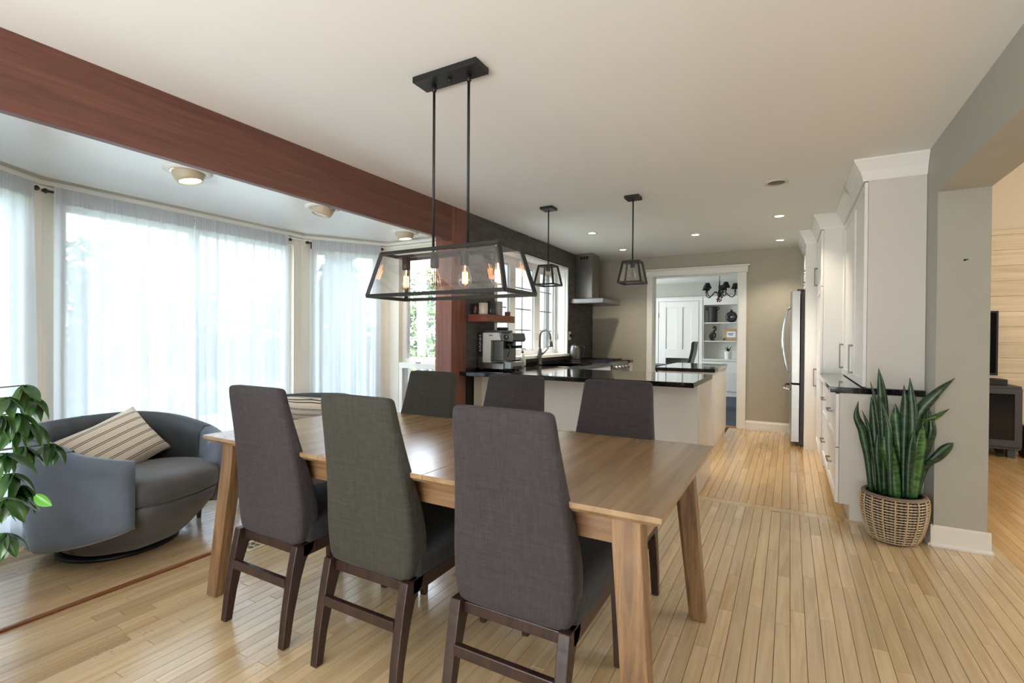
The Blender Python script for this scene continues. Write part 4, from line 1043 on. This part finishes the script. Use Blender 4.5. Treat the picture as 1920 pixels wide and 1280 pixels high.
def upper_unit(y0, y1, label, endp=False):
    r = thing('upper_cabinet', label, 'cabinet', (UX, y0, .916), 0, 'white wall cabinets above the granite worktop')
    L = y1-y0; zt = 2.318-.916
    MB().box(.022, .333, .0005, L-.0005, 0, CE-.918).build('carcass', 'cabgrey', r)
    if endp: MB().box(.022, .333, -.012, 0, 0, CE-.918).build('end_panel', 'cabgrey', r, bevel=.001)
    n = 1
    for k in range(n):
        a, b = .002, L-.002
        d = shaker(r, .0205, a if not (endp and k == 0) else -.010, b, .006, zt, -1, th=.0205)
        pull(d, 0, -1, b-.035, .175, .23)
    crown(r, .0, -.012 if endp else 0, L, .333, zt+.004, CE-.917, endp)
upper_unit(4.132, 4.765, 'white single-door wall cabinet above the snake plant', True)
upper_unit(4.765, 5.575, 'white single-door wall cabinet next to the tall pantry')
r = thing('pantry_cabinet', 'tall white two-door pantry cabinet between the granite worktop and the fridge', 'cabinet', (.262, 5.72, 0))
MB().box(.022, .508, .0, .745, 0.0, CE-.002).build('carcass', 'cabinet', r)
MB().box(.180, .508, -.143, -.0005, .916, CE-.002).build('filler', 'cabinet', r)
for (a, b, hz) in ((.11, 1.764, .82), (1.77, 2.318, 1.935)):
    d = shaker(r, .0205, .004, .741, a, b, -1, th=.0205); pull(d, 0, -1, .70, hz, .20)
crown(r, .0, 0, .745, .508, 2.322, CE-.001)
r = thing('fridge_surround', 'tall narrow white housing between the pantry and the stainless fridge', 'cabinet', (.15, 6.472, 0))
MB().box(.0, .62, .0, .115, 0.0, CE-.002).build('panel', 'cabinet', r, bevel=.001)
crown(r, .0, 0, .115, .62, 2.322, CE-.001)
r = thing('fridge_cabinet', 'white cabinet mounted above the stainless fridge', 'cabinet', (.150, 6.596, 1.84))
MB().box(.022, .620, .0, .895, 0, CE-1.842).build('carcass', 'cabinet', r)
for k in range(2):
    d = shaker(r, .0205, .45*k+.002, .45*k+.443, .006, .475, -1, th=.0205); pull(d, 0, -1, .06 if k else .40, .13, .15)
crown(r, .0, 0, .895, .62, .48, CE-1.841, False)
# fridge: doors face -x
r = thing('fridge', 'stainless steel french-door fridge with black sides beyond the pantry', 'fridge', (.11, 6.605, 0))
MB().box(.0, .655, 0, .86, .02, 1.80).build('body', 'blackplastic', r, bevel=.004)
MB().box(.03, .62, .03, .83, 0, .03).build('kick_plate', 'blackplastic', r)
def fdoor(y0, y1, z0, z1):
    mb = MB(); mb.smooth = True; n = 10; rings = []
    for z in (z0, z1): 
        ring = [(-.006, y0, z)]+[(-.075-.03*sin(pi*(.12+.76*k/n)), y0+(y1-y0)*k/n, z) for k in range(n+1)]+[(-.006, y1, z)]
        rings.append(ring[::-1])
    mb.smooth = False; mb.loft(rings)
    return mb.build('door' if z0 > .5 else 'freezer_drawer', 'steel', r, bevel=.003)
for (a, b, hy) in ((.002, .428, .385), (.432, .858, .475)):
    d = fdoor(a, b, .735, 1.805)
    pts = [(-.10, hy, .83), (-.135, hy, .86)]+[(-.135-.05*sin(pi*k/8), hy, .86+.75*k/8) for k in range(1, 8)]+[(-.135, hy, 1.61), (-.10, hy, 1.64)]
    MB().tube(pts, .012, 10).build('handle', 'chrome', d)
d = fdoor(.002, .858, .05, .715)
MB().tube([(-.10, .06, .655), (-.15, .09, .66), (-.17, .43, .66), (-.15, .77, .66), (-.10, .80, .655)], .013, 10).build('handle', 'chrome', d)
MB().box(-.04, .03, .01, .07, 1.805, 1.825).build('hinge_cover', 'blackplastic', r, bevel=.003)

# wall hook on the column face
o = MB().lathe([(.006, 0), (.006, .004)], (0, 0, 0), 8).tube([(0, 0, .0), (0, 0, .018), (.012, 0, .022)], .0025, 6).build('wall_hook', 'black'); o.rotation_euler = (radians(90), 0, 0); o.location = (.898, 3.859, 1.72)
tag(o, 'tiny dark hook on the end of the greige right wall', 'hook')

# ------------------------------------------------------------------ snake plant in woven basket
PXc, PYc = .574, 3.838
r = thing('snake_plant', 'tall dark green snake plant in a round woven basket by the wall end', 'plant', (PXc, PYc, 0))
prof = [(.108, .004), (.125, .03), (.143, .08), (.158, .14), (.166, .20), (.167, .25), (.162, .285)]
def prad(z):
    for (a, b), (c, d) in zip(prof[:-1], prof[1:]):
        if b <= z <= d: return a+(c-a)*(z-b)/(d-b)
    return prof[0][0] if z < prof[0][1] else prof[-1][0]
bk_ = MB().lathe([(q-.010, z) for q, z in prof]+[(.140, .295), (.135, .25), (.001, .245)], n=40).build('basket', 'basketin', r)
mb = MB(); mb.smooth = True; NR = 17
for k in range(NR):
    z = .012+.272*k/(NR-1); R0 = prad(z)
    for s in (0, pi):
        n = 120; pts = []
        rings = []
        for i in range(n):
            a = 2*pi*i/n; tw = a*22+s; rr = R0+.0022*cos(tw); zz = z+.0022*sin(tw)
            rings.append([((rr+.0034*cos(q))*cos(a), (rr+.0034*cos(q))*sin(a), zz+.0034*sin(q)) for q in (0, pi/2, pi, 3*pi/2)])
        vs = [p for q in rings for p in q]; fs = []
        for i in range(n):
            for j in range(4): 
                i2 = (i+1) % n; fs.append((i*4+j, i2*4+j, i2*4+(j+1) % 4, i*4+(j+1) % 4))
        mb.add(vs, fs)
tag(mb.build('woven_rope', 'basket', bk_), kind='stuff')
mb = MB()
for k in range(18):
    a = 2*pi*k/18+.08
    mb.tube([((prad(z)+.0075)*cos(a)+.0015*sin(z*400)*sin(a), (prad(z)+.0075)*sin(a), z) for z in [.006+.28*i/24 for i in range(25)]], .004, 6)
tag(mb.build('binding', 'binding', bk_), kind='stuff')
MB().lathe([(.166, .283), (.168, .292), (.160, .298), (.146, .298), (.140, .288)], n=40, cap0=False, cap1=False).build('rim', 'basketrim', r)
MB().lathe([(.138, .262), (.06, .272), (.001, .27)], n=24, cap0=True).build('soil', 'soil', r)
def spline(P, n):
    P = [Vector(p) for p in P]; P = [P[0]*2-P[1]]+P+[P[-1]*2-P[-2]]; out = []
    m = len(P)-3
    for i in range(n+1):
        t = i/n*m; k = min(int(t), m-1); f = t-k; a, b, c, d = P[k:k+4]
        out.append(.5*((2*b)+(-a+c)*f+(2*a-5*b+4*c-d)*f*f+(-a+3*b-3*c+d)*f**3))
    return out
for i, (pts, w, lite) in enumerate(SNAKE):
    c = [Vector((p[0]-PXc, min(p[1]-.03, 3.858 if p[0] < .74 else 3.82-.0*p[0])-PYc, p[2])) for p in pts]; c[0].x = max(-.115, min(.115, c[0].x)); c[0].z = .262
    sp = spline(c, 18); rings = []; twist = random.uniform(-.5, .5); tw2 = random.uniform(-.6, .6)
    for k, p in enumerate(sp):
        t = k/18
        ww = w*(.55+.45*min(1, t*2.2))*(1 if t < .62 else max(.03, (1-((t-.62)/.38)**1.7)))
        ww = max(ww, .0012)
        tg = (sp[min(k+1, 18)]-sp[max(k-1, 0)]).normalized()
        u = Vector((cos(twist+tw2*t), sin(twist+tw2*t), 0)); u = (u-tg*u.dot(tg)).normalized(); nn = tg.cross(u)
        h = .0035*(1-.7*t)+.0008
        rings.append([p+u*ww+nn*ww*.28, p+u*ww*.5+nn*(ww*.06+h), p+nn*(h-.0), p-u*ww*.5+nn*(ww*.06+h), p-u*ww+nn*ww*.28, p-u*ww*.5+nn*(ww*.06-h), p-nn*h, p+u*ww*.5+nn*(ww*.06-h)])
    mb = MB(); mb.smooth = True; mb.loft(rings); mb.build('leaf', 'snakelite' if lite else 'snake', r)

# ------------------------------------------------------------------ umbrella plant at the left edge
r = thing('umbrella_plant', 'leafy green umbrella plant at the left edge in front of the armchair', 'plant', (-2.36, .33, 0))
MB().lathe([(.10, 0), (.13, .02), (.155, .26), (.16, .28), (.148, .28), (.14, .24)], n=28).build('planter', 'terracotta', r)
MB().lathe([(.14, .24), (.06, .25), (.001, .25)], n=20, cap0=True).build('soil', 'soil', r)
O = Vector((-2.36, .33, 0))
trunk = [Vector((0, 0, .24)), Vector((.02, -.02, .5)), Vector((-.02, .01, .8)), Vector((.01, .02, 1.1)), Vector((0, 0, 1.25))]
MB().tube(spline(trunk, 12), .011, 8, .006).build('trunk', 'stem', r)
def leaf_mesh(L, w, droop):
    mb = MB(); mb.smooth = True; rings = []
    for k in range(8):
        t = k/7; ww = w*max(.03, sin(pi*min(1, .06+t*.94))**.75); zz = -droop*L*t*t
        rings.append([(L*t, -ww, zz+ww*.25), (L*t, -ww*.5, zz+ww*.05), (L*t, 0, zz-.001), (L*t, ww*.5, zz+ww*.05), (L*t, ww, zz+ww*.25)])
    mb.loft(rings, False, False, closed=False); return mb
protos = [leaf_mesh(.088, .019, .45).build('leaf', 'leaf', r), leaf_mesh(.075, .020, .7).build('leaf', 'leaf', r), leaf_mesh(.10, .021, .3).build('leaf', 'leaf', r)]
used_p = set(); rnd = random.Random(11)
for k in range(16):
    aa = 2.4*k; CL.append((-2.36+.17*cos(aa)*(.6+.4*(k % 3)/2), .30+.15*sin(aa), .62+.045*k))
for ci, c in enumerate(CL):
    p = Vector(c)-O; a0 = Vector((0, 0, max(.45, p.z-.10)))
    mid = (a0+p)/2+Vector((0, 0, .03)); MB().tube(spline([a0, mid, p], 8), .0035, 6, .0022).build('stem', 'stem', r)
    nl = 7; base_a = rnd.uniform(0, 6.28)
    for k in range(nl):
        pi_ = rnd.randrange(3); src = protos[pi_]
        o = src if pi_ not in used_p else src.copy()
        if pi_ in used_p: COL.objects.link(o); o.parent = r
        used_p.add(pi_)
        az = base_a+2*pi*k/nl+rnd.uniform(-.2, .2); s = rnd.uniform(.62, .95)
        o.location = p; o.rotation_euler = (rnd.uniform(-.4, .4), radians(rnd.uniform(18, 62)), az); o.scale = (s, s, s)
yo = leaf_mesh(.060, .017, .2).build('leaf', 'leaflite', r); yo['label'] = 'single bright young green leaf'
yo.location = Vector((-2.075, .615, .735))-O; yo.rotation_euler = (radians(70), radians(30), radians(20))

# ------------------------------------------------------------------ study furniture
BK = thing('built_in_bookcase', 'white built-in bookcase with open shelves in the study', 'bookcase', (-1.68, SY, 0))
c = MB(); c.box(0, .02, 0, .30, .80, 1.985); c.box(1.30, 1.46, 0, .30, 0, 2.16); c.box(0, 1.30, .28, .30, .80, 1.985); c.box(0, 1.30, 0, .30, 1.985, 2.16); c.box(-.0, 1.30, .02, .30, .70, .72)
c.build('carcass', 'white', BK)
for z in (1.20, 1.602): MB().box(.02, 1.30, .012, .28, z-.024, z).build('shelf', 'white', BK, bevel=.002)
MB().box(-.02, 1.30, -.10, .28, .765, .80).build('counter', 'white', BK, bevel=.004)
MB().box(0, 1.30, -.07, .30, .0, .765).build('lower_cabinet', 'white', BK)
MB().box(0, 1.30, -.04, .0, .0, .09).build('toe_kick', 'greige', BK)
for k in range(2):
    d = MB(); a, b = .40*k+.42, .40*k+.80
    if k == 0: a = .10; b = .47
    else: a = .50; b = .87
    d.box(a, b, -.092, -.0705, .11, .71); e = d.build('door', 'white', BK, bevel=.004)
    MB().box(a+.07, b-.07, -.098, -.0925, .18, .64).build('raised_panel', 'white', e, bevel=.006)
    MB().lathe([(.006, 0), (.006, .02), (.016, .026), (.014, .036)], (0, 0, 0), 12).build('knob', 'nickel', e)
    kn = e.children[-1]; kn.rotation_euler = (radians(90), 0, 0); kn.location = (b-.04 if k == 0 else a+.04, -.092, .62)
MB().box(-1.2, 1.46, -.03, .06, 2.155, 2.175).build('cornice', 'white', BK)
# study door, frame and wall around
sw = MB(); sw.box(SX0, -2.66, SY, SY+.12, 0, 2.155); sw.box(-2.66, -1.68, SY, SY+.12, 2.09, 2.155)
struct(sw, 'wall_study_back', 'white', 'white panelled wall around the study door', 'wall')
struct(MB().box(SX0, SX1, SY+.02, SY+.14, 2.175, 2.49), 'wall_study_top', 'greige', 'greige upper wall of the study above the built-ins', 'wall')
struct(MB().box(-1.755, -1.685, SY-.012, SY+.1, 0, 2.15).box(-2.72, -2.645, SY-.012, SY, 0, 2.15).box(-2.645, -1.755, SY-.012, SY, 2.085, 2.15), 'trim_15', 'white', 'white casing around the study door', 'trim', bevel=.003)
dr = MB(); X0, X1 = -2.635, -1.765; yb = SY-.01
for (a, b, zz0, zz1) in ((X0, X0+.16, .02, 2.08), (X1-.16, X1, .02, 2.08), (X0+.16, X1-.16, 1.94, 2.08), (X0+.16, X1-.16, .80, 1.0), (X0+.16, X1-.16, .02, .2), (-2.25, -2.11, 1.0, 1.94)):
    dr.box(a, b, yb, yb+.04, zz0, zz1)
d2 = struct(dr, 'door_2', 'white', 'white panelled study door with a steel knob', 'door', bevel=.004)
for (a, b, zz0, zz1) in ((X0+.16, -2.25, 1.0, 1.94), (-2.11, X1-.16, 1.0, 1.94), (X0+.16, X1-.16, .2, .8)): MB().box(a, b, yb+.018, yb+.03, zz0, zz1).build('panel', 'white', d2)
MB().lathe([(.028, 0), (.028, .006), (.010, .012), (.010, .035), (.028, .045), (.028, .06), (.018, .07)], (0, 0, 0), 16).build('knob', 'nickel', d2)
kn = d2.children[-1]; kn.rotation_euler = (radians(90), 0, 0); kn.location = (-1.84, yb, .95)
MB().box(-1.85, -1.83, yb-.004, yb, .84, .88).build('keyhole', 'blackplastic', d2)
MB().box(X0-.008, X0+.006, yb-.008, yb, 1.72, 1.82).build('hinge', 'steeldk', d2)
# ornaments
def at(dx, dz, dy=.10): return (-1.68+dx, SY+dy, dz)
r = thing('handled_vase', 'tall dark grey vase with two small handles on the top study shelf', 'vase', at(.19, 1.602))
MB().lathe([(.085, 0), (.09, .01), (.095, .29), (.088, .315), (.10, .335), (.10, .345), (.08, .345)], n=24).build('body', 'ceramicblk', r)
for s in (-1, 1): MB().tube([(s*.09, 0, .27), (s*.125, 0, .285), (s*.135, 0, .32), (s*.095, 0, .335)], .011, 8).build('handle', 'ceramicblk', r)
r = thing('ring_vase', 'round black ring-shaped vase on the top study shelf', 'vase', at(.57, 1.602))
mb = MB(); mb.smooth = True; n = 28; vs = []; fs = []
for i in range(n):
    a = 2*pi*i/n
    for j in range(12):
        b = 2*pi*j/12; q = .072+.047*cos(b); vs.append((q*cos(a), .04*sin(b), .119+q*sin(a)))
for i in range(n):
    for j in range(12): fs.append((i*12+j, ((i+1) % n)*12+j, ((i+1) % n)*12+(j+1) % 12, i*12+(j+1) % 12))
mb.add(vs, fs); mb.build('body', 'mug_dark', r)
MB().lathe([(.022, .225), (.022, .262), (.032, .272), (.026, .272)], n=14).build('neck', 'mug_dark', r)
MB().lathe([(.05, 0), (.04, .012)], n=14).build('foot', 'mug_dark', r)
r = thing('abstract_sculpture', 'twisting black abstract sculpture on the middle study shelf', 'sculpture', at(.19, 1.20))
MB().lathe([(.06, 0), (.06, .012), (.03, .03)], n=16).build('base', 'iron', r)
MB().tube(spline([(-.01, 0, .02), (-.05, 0, .10), (.0, 0, .17), (.05, 0, .14), (.03, 0, .07), (-.02, 0, .09), (.02, 0, .20), (.06, 0, .26), (.04, 0, .31), (.015, 0, .27)], 40), .024, 10).build('figure', 'iron', r)
r = thing('picture_frame', 'small oak-framed print on an easel on the middle study shelf', 'picture', at(.56, 1.20, .12))
fr = MB(); fr.box(-.15, .15, -.012, .012, .02, .075); fr.box(-.15, .15, -.012, .012, .205, .26); fr.box(-.15, -.095, -.012, .012, .075, .205); fr.box(.095, .15, -.012, .012, .075, .205)
fr.build('frame', 'frame_oak', r, bevel=.002)
pp = MB().box(-.096, .096, -.004, .008, .074, .206).build('print', 'paper', r)
ik = MB()
for (a, b, z) in ((-.06, .055, .15), (-.055, .03, .137), (-.04, .05, .124), (-.07, .065, .163)): ik.box(a, b, -.0052, -.004, z-.004, z+.004)
ik.build('blue_brush_strokes', 'inkblue', pp)
for s in (-1, 1): MB().box(s*.135-.008, s*.135+.008, -.04, -.012, 0, .06).build('easel_foot', 'dkwood', r)
r = thing('potted_fern', 'small green spiky plant in a white pot on the study counter', 'plant', at(.52, .80, .02))
MB().lathe([(.06, 0), (.065, .01), (.078, .16), (.082, .17), (.072, .17)], n=22).build('pot', 'vase', r)
rnd = random.Random(5)
for k in range(22):
    a = rnd.uniform(0, 6.28); L = rnd.uniform(.12, .22); e = rnd.uniform(.2, 1.0); rings = []
    for i in range(6):
        t = i/5; d = L*t*sin(e+t*.5); z = .16+L*t*cos(e*.8+t*.6); w = .013*(1-t)+.001
        rings.append([(d*cos(a)-w*sin(a), d*sin(a)+w*cos(a), z), (d*cos(a), d*sin(a), z+.002), (d*cos(a)+w*sin(a), d*sin(a)-w*cos(a), z)])
    MB().loft(rings, False, False, closed=False).build('leaf', 'snake', r)
# office chair back and desk edge
r = thing('office_chair', 'black office chair with a curved high back in the study', 'chair', (-1.56, 9.62, 0))
def slab(path, w, t, nm):
    rings = []
    for i, p in enumerate(path):
        rings.append([(p[0]-t, -w, p[1]), (p[0]+t, -w, p[1]), (p[0]+t, w, p[1]), (p[0]-t, w, p[1])])
    mb = MB(); mb.smooth = False; mb.loft(rings); mb.build(nm, 'mug_dark', r, bevel=.01)
slab([(-.13, .50), (-.10, .62), (-.045, .78), (.0, .95), (.02, 1.06), (.025, 1.16), (.05, 1.19)], .22, .025, 'backrest')
MB().box(-.62, -.10, -.24, .24, .44, .52).build('seat', 'mug_dark', r, bevel=.03)
MB().tube([(-.35, 0, .08), (-.35, 0, .25), (-.35, 0, .45)], .03, 10).build('gas_column', 'iron', r)
for k in range(5):
    a = 2*pi*k/5; MB().bar((-.35, 0, .10), (-.35+.30*cos(a), .30*sin(a), .06), .04, .03).lathe([(.025, 0), (.03, .02), (.025, .05)], (-.35+.30*cos(a), .30*sin(a), 0), 10).build('leg', 'iron', r)
r = thing('study_desk', 'black desk corner just inside the study doorway', 'desk', (-2.40, 9.0, 0))
MB().box(-.55, .46, -.35, .35, .745, .775).build('desktop', 'iron', r, bevel=.004)
for x in (-.50, .40):
    for y in (-.30, .30): MB().box(x-.02, x+.02, y-.02, y+.02, 0, .745).build('leg', 'iron', r)
# chandelier
cx, cyy, cz = -1.115, 9.6, 2.04
r = thing('chandelier', 'black iron chandelier with small black shades in the study', 'chandelier', (cx, cyy, cz))
MB().lathe([(.012, -.05), (.035, -.03), (.045, .0), (.03, .05), (.015, .10), (.022, .14), (.012, .18), (.006, .26)], n=14).build('column', 'iron', r)
MB().tube([(0, 0, .25), (0, 0, .35), (0, 0, 2.49-cz)], .005, 6).lathe([(.05, 2.49-cz), (.045, 2.49-cz-.02), (.01, 2.49-cz-.03)], n=14).build('chain', 'iron', r)
for k in range(5):
    a = radians(12+72*k); c_, s_ = cos(a), sin(a)
    pr = [(.03, .02), (.09, .05), (.14, .0), (.20, -.045), (.255, -.01), (.262, .05)]
    ar = MB().tube([(q[0]*c_, q[0]*s_, q[1]) for q in [(v.x, v.z) for v in spline([(p[0], 0, p[1]) for p in pr], 14)]], .009, 7).lathe([(.010, .05), (.026, .058), (.012, .066), (.011, .115)], (.262*c_, .262*s_, 0), 10).build('arm', 'iron', r)
    MB().lathe([(.072, .10), (.034, .20), (.032, .20), (.069, .10)], (.262*c_, .262*s_, 0), 18, False, False).build('lamp_shade', 'blackshade', ar)
mb = MB()
for k in range(14):
    v = Vector((random.uniform(-1, 1), random.uniform(-1, 1), random.uniform(-1, 1)))*.035
    mb.lathe([(.002, -.014), (.012, -.007), (.014, 0), (.012, .007), (.002, .014)], (v.x, v.y, -.09+v.z), 7)
mb.build('berry_cluster', 'redberry', r)

# ------------------------------------------------------------------ living room: media cabinet, tv, soundbar
r = thing('media_cabinet', 'dark grey media cabinet with a glass door against the pine wall', 'cabinet', (1.62, 7.13, 0))
fc = MB(); w = .51; fc.box(-w, w, 0, .42, .735, .762); fc.box(-w, w, 0, .42, .09, .12); fc.box(w-.03, w, .0, .42, .12, .735); fc.box(-w, -w+.03, 0, .42, .12, .735); fc.box(-w+.03, w-.03, .40, .42, .12, .735)
fc.build('carcass', 'darkoak', r, bevel=.002)
fd = MB(); fd.box(.0, w, -.02, 0, .68, .735); fd.box(.0, w, -.02, 0, .12, .19); fd.box(w-.06, w, -.02, 0, .19, .68); fd.box(.0, .06, -.02, 0, .19, .68)
fdo = fd.build('door', 'darkoak', r, bevel=.002); MB().box(.06, w-.06, -.012, -.006, .19, .68).build('pane', 'smoked', fdo)
MB().box(-w+.03, w-.03, .02, .40, .45, .468).build('shelf', 'darkoak', r)
for x in (-w+.04, w-.10):
    for y in (.02, .34): MB().box(x, x+.06, y, y+.06, 0, .09).build('leg', 'darkoak', r)
o = MB().box(1.55, 2.03, 7.16, 7.36, .762, .83).build('set_top_box', 'blackplastic', bevel=.006); tag(o, 'flat black set-top box lying on the media cabinet', 'electronics')
r = thing('television', 'thin black flat-screen television on the pine board wall', 'television', (1.45, 7.55, 1.21))
MB().box(-.55, .60, -.02, .04, -.36, .37).build('housing', 'blackplastic', r, bevel=.004)
MB().box(-.53, .58, -.024, -.02, -.33, .35).build('screen', 'screen', r)
MB().box(-.1, .1, .04, .088, -.1, .1).build('wall_mount', 'iron', r)
o = MB().tube(spline([(2.16, 7.45, .45), (2.19, 7.42, .3), (2.15, 7.46, .18), (2.17, 7.50, .05), (2.19, 7.52, .01)], 16), .006, 6).build('power_cable', 'wire'); tag(o, 'black cable hanging beside the media cabinet', 'cable')
o = MB().box(2.20, 2.42, 7.15, 7.45, 0, .33).build('subwoofer', 'darkoak', bevel=.008); tag(o, 'dark grey speaker box on the living room floor beside the media cabinet', 'speaker')
MB().box(2.215, 2.405, 7.142, 7.15, .015, .315).build('front_grille', 'blackplastic', o)

# ------------------------------------------------------------------ outdoors
struct(MB().box(-60, -4.3, -30, 60, -.75, -.6), 'ground', 'lawn', 'pale green lawn outside the windows', 'lawn')
M['deck'] = mat('pale_bounce_slab', lin(222, 222, 218), .85, var=.05, vscale=3)
struct(MB().box(-8.6, -4.18, -1.5, 5.2, -.2, -.10).box(-4.18, -3.72, 4.0, 5.2, -.2, -.10).box(-3.72, -3.08, 3.98, 5.2, -.2, -.10), 'bounce_slab', 'deck', 'pale slab added outside the bay windows to bounce light up', 'bounce_slab')  # unseen pale slab, added to throw daylight up onto the bay ceiling
struct(MB().box(-4.3, -2.9, 3.95, 60, -.75, -.6), 'ground', 'lawn', 'lawn beside the kitchen wall outside', 'lawn')
def leafy(name, c, rx, rz, n, m, label, cat, seed, cone=False, leaf=.12, trunk=True, grp=None):
    rnd = random.Random(seed); r = thing(name, label, cat, (c[0], c[1], -.6), 0, grp); mb = MB()
    for k in range(n):
        if cone:
            t = rnd.random()**.8; z = .4+t*rz; rad = rx*(1-t)*(.55+.45*abs(sin(t*38)))*rnd.uniform(.6, 1)
            a = rnd.uniform(0, 6.28); p = Vector((rad*cos(a), rad*sin(a), z))
        else:
            v = Vector((rnd.gauss(0, 1), rnd.gauss(0, 1), rnd.gauss(0, 1))).normalized()*rnd.uniform(.6, 1)
            p = Vector((v.x*rx, v.y*rx, rz+v.z*rz*.85)); p *= 1+.12*sin(5*v.x+seed)*cos(4*v.z)
        d = Vector((rnd.uniform(-1, 1), rnd.uniform(-1, 1), rnd.uniform(-1, .6))).normalized(); e = d.cross(Vector((rnd.uniform(-1, 1), rnd.uniform(-1, 1), 1))).normalized()
        L = leaf*rnd.uniform(.6, 1.3); q = L*.42
        mb.add([p-d*L, p+e*q, p+d*L, p-e*q], [(0, 1, 2, 3)])
    tag(mb.build('foliage', m, r), kind='stuff')
    if trunk: MB().tube([(0, 0, 0), (.03, 0, rz*.5), (0, 0, rz*(.95 if cone else 1.3))], rx*.07+.02, 8, .02).build('trunk', 'bark', r)
    return r
leafy('spruce_tree', (-10.6, 9.3), 1.5, 4.6, 5000, 'spruce', 'pointed spruce seen faintly through the right slanted bay window', 'tree', 1, True, .16)
leafy('garden_tree', (-13.5, 4.2), 2.6, 2.0, 3500, 'foliage', 'broad tree seen faintly through the wide bay window, on the left', 'tree', 2, leaf=.2)
leafy('garden_tree', (-15, 9.4), 2.4, 1.8, 3000, 'foliage', 'round tree seen faintly through the wide bay window, on the right', 'tree', 3, leaf=.2)
leafy('garden_tree', (-6.6, 8.6), 1.3, 1.75, 5000, 'foliage', 'leafy tree outside the narrow sash window by the red post', 'tree', 4, leaf=.09)
leafy('garden_bush', (-6.3, 10.9), .95, .95, 3500, 'foliage', 'loose bush outside the left light of the sink window', 'bush', 5, leaf=.07, trunk=False)
leafy('garden_bush', (-6.5, 13.2), .95, 1.0, 3500, 'foliage', 'loose bush outside the middle light of the sink window', 'bush', 6, leaf=.08, trunk=False)
leafy('garden_bush', (-6.2, 15.4), .95, 1.05, 3500, 'foliage', 'loose bush outside the right light of the sink window', 'bush', 7, leaf=.08, trunk=False)
# backboard outside the kitchen window
r = thing('basketball_hoop', 'grey blue backboard on a slim pole outside the sink window', 'basketball hoop', (-5.35, 10.2, -.6))
MB().tube([(0, 0, 0), (0, 0, 1.0), (.05, -.05, 2.15)], .03, 8).build('pole', 'steeldk', r)
MB().box(-.18, .22, -.09, -.06, 2.12, 2.42).build('backboard', 'hoop', r, bevel=.01)
# railing outside the return window
r = thing('deck_railing', 'white deck railing outside the narrow sash window', 'railing', (-4.1, 5.3, -.12))
MB().box(-1.2, 1.0, -.04, .04, 1.02, 1.08).build('top_rail', 'deckrail', r); MB().box(-1.2, 1.0, -.03, .03, .10, .15).build('bottom_rail', 'deckrail', r)
for k in range(16): MB().box(-1.15+.14*k, -1.11+.14*k, -.02, .02, .15, 1.02).build('baluster', 'fence', r)
for x in (-1.2, .97): MB().box(x-.045, x+.045, -.045, .045, -.48, 1.15).build('post', 'deckrail', r)
# neighbour's garage gable
r = thing('neighbour_house', 'pale neighbouring house with a low gable beyond the trees', 'house', (-10.2, 17.0, -.6))
MB().box(-1.6, 2.2, -1.5, 2.5, 0, 2.2).build('wall', 'siding', r)
MB().prism([(-1.9, 2.15), (.3, 3.3), (2.5, 2.15)], 1, -1.7, 2.7).build('roof', 'fence', r)
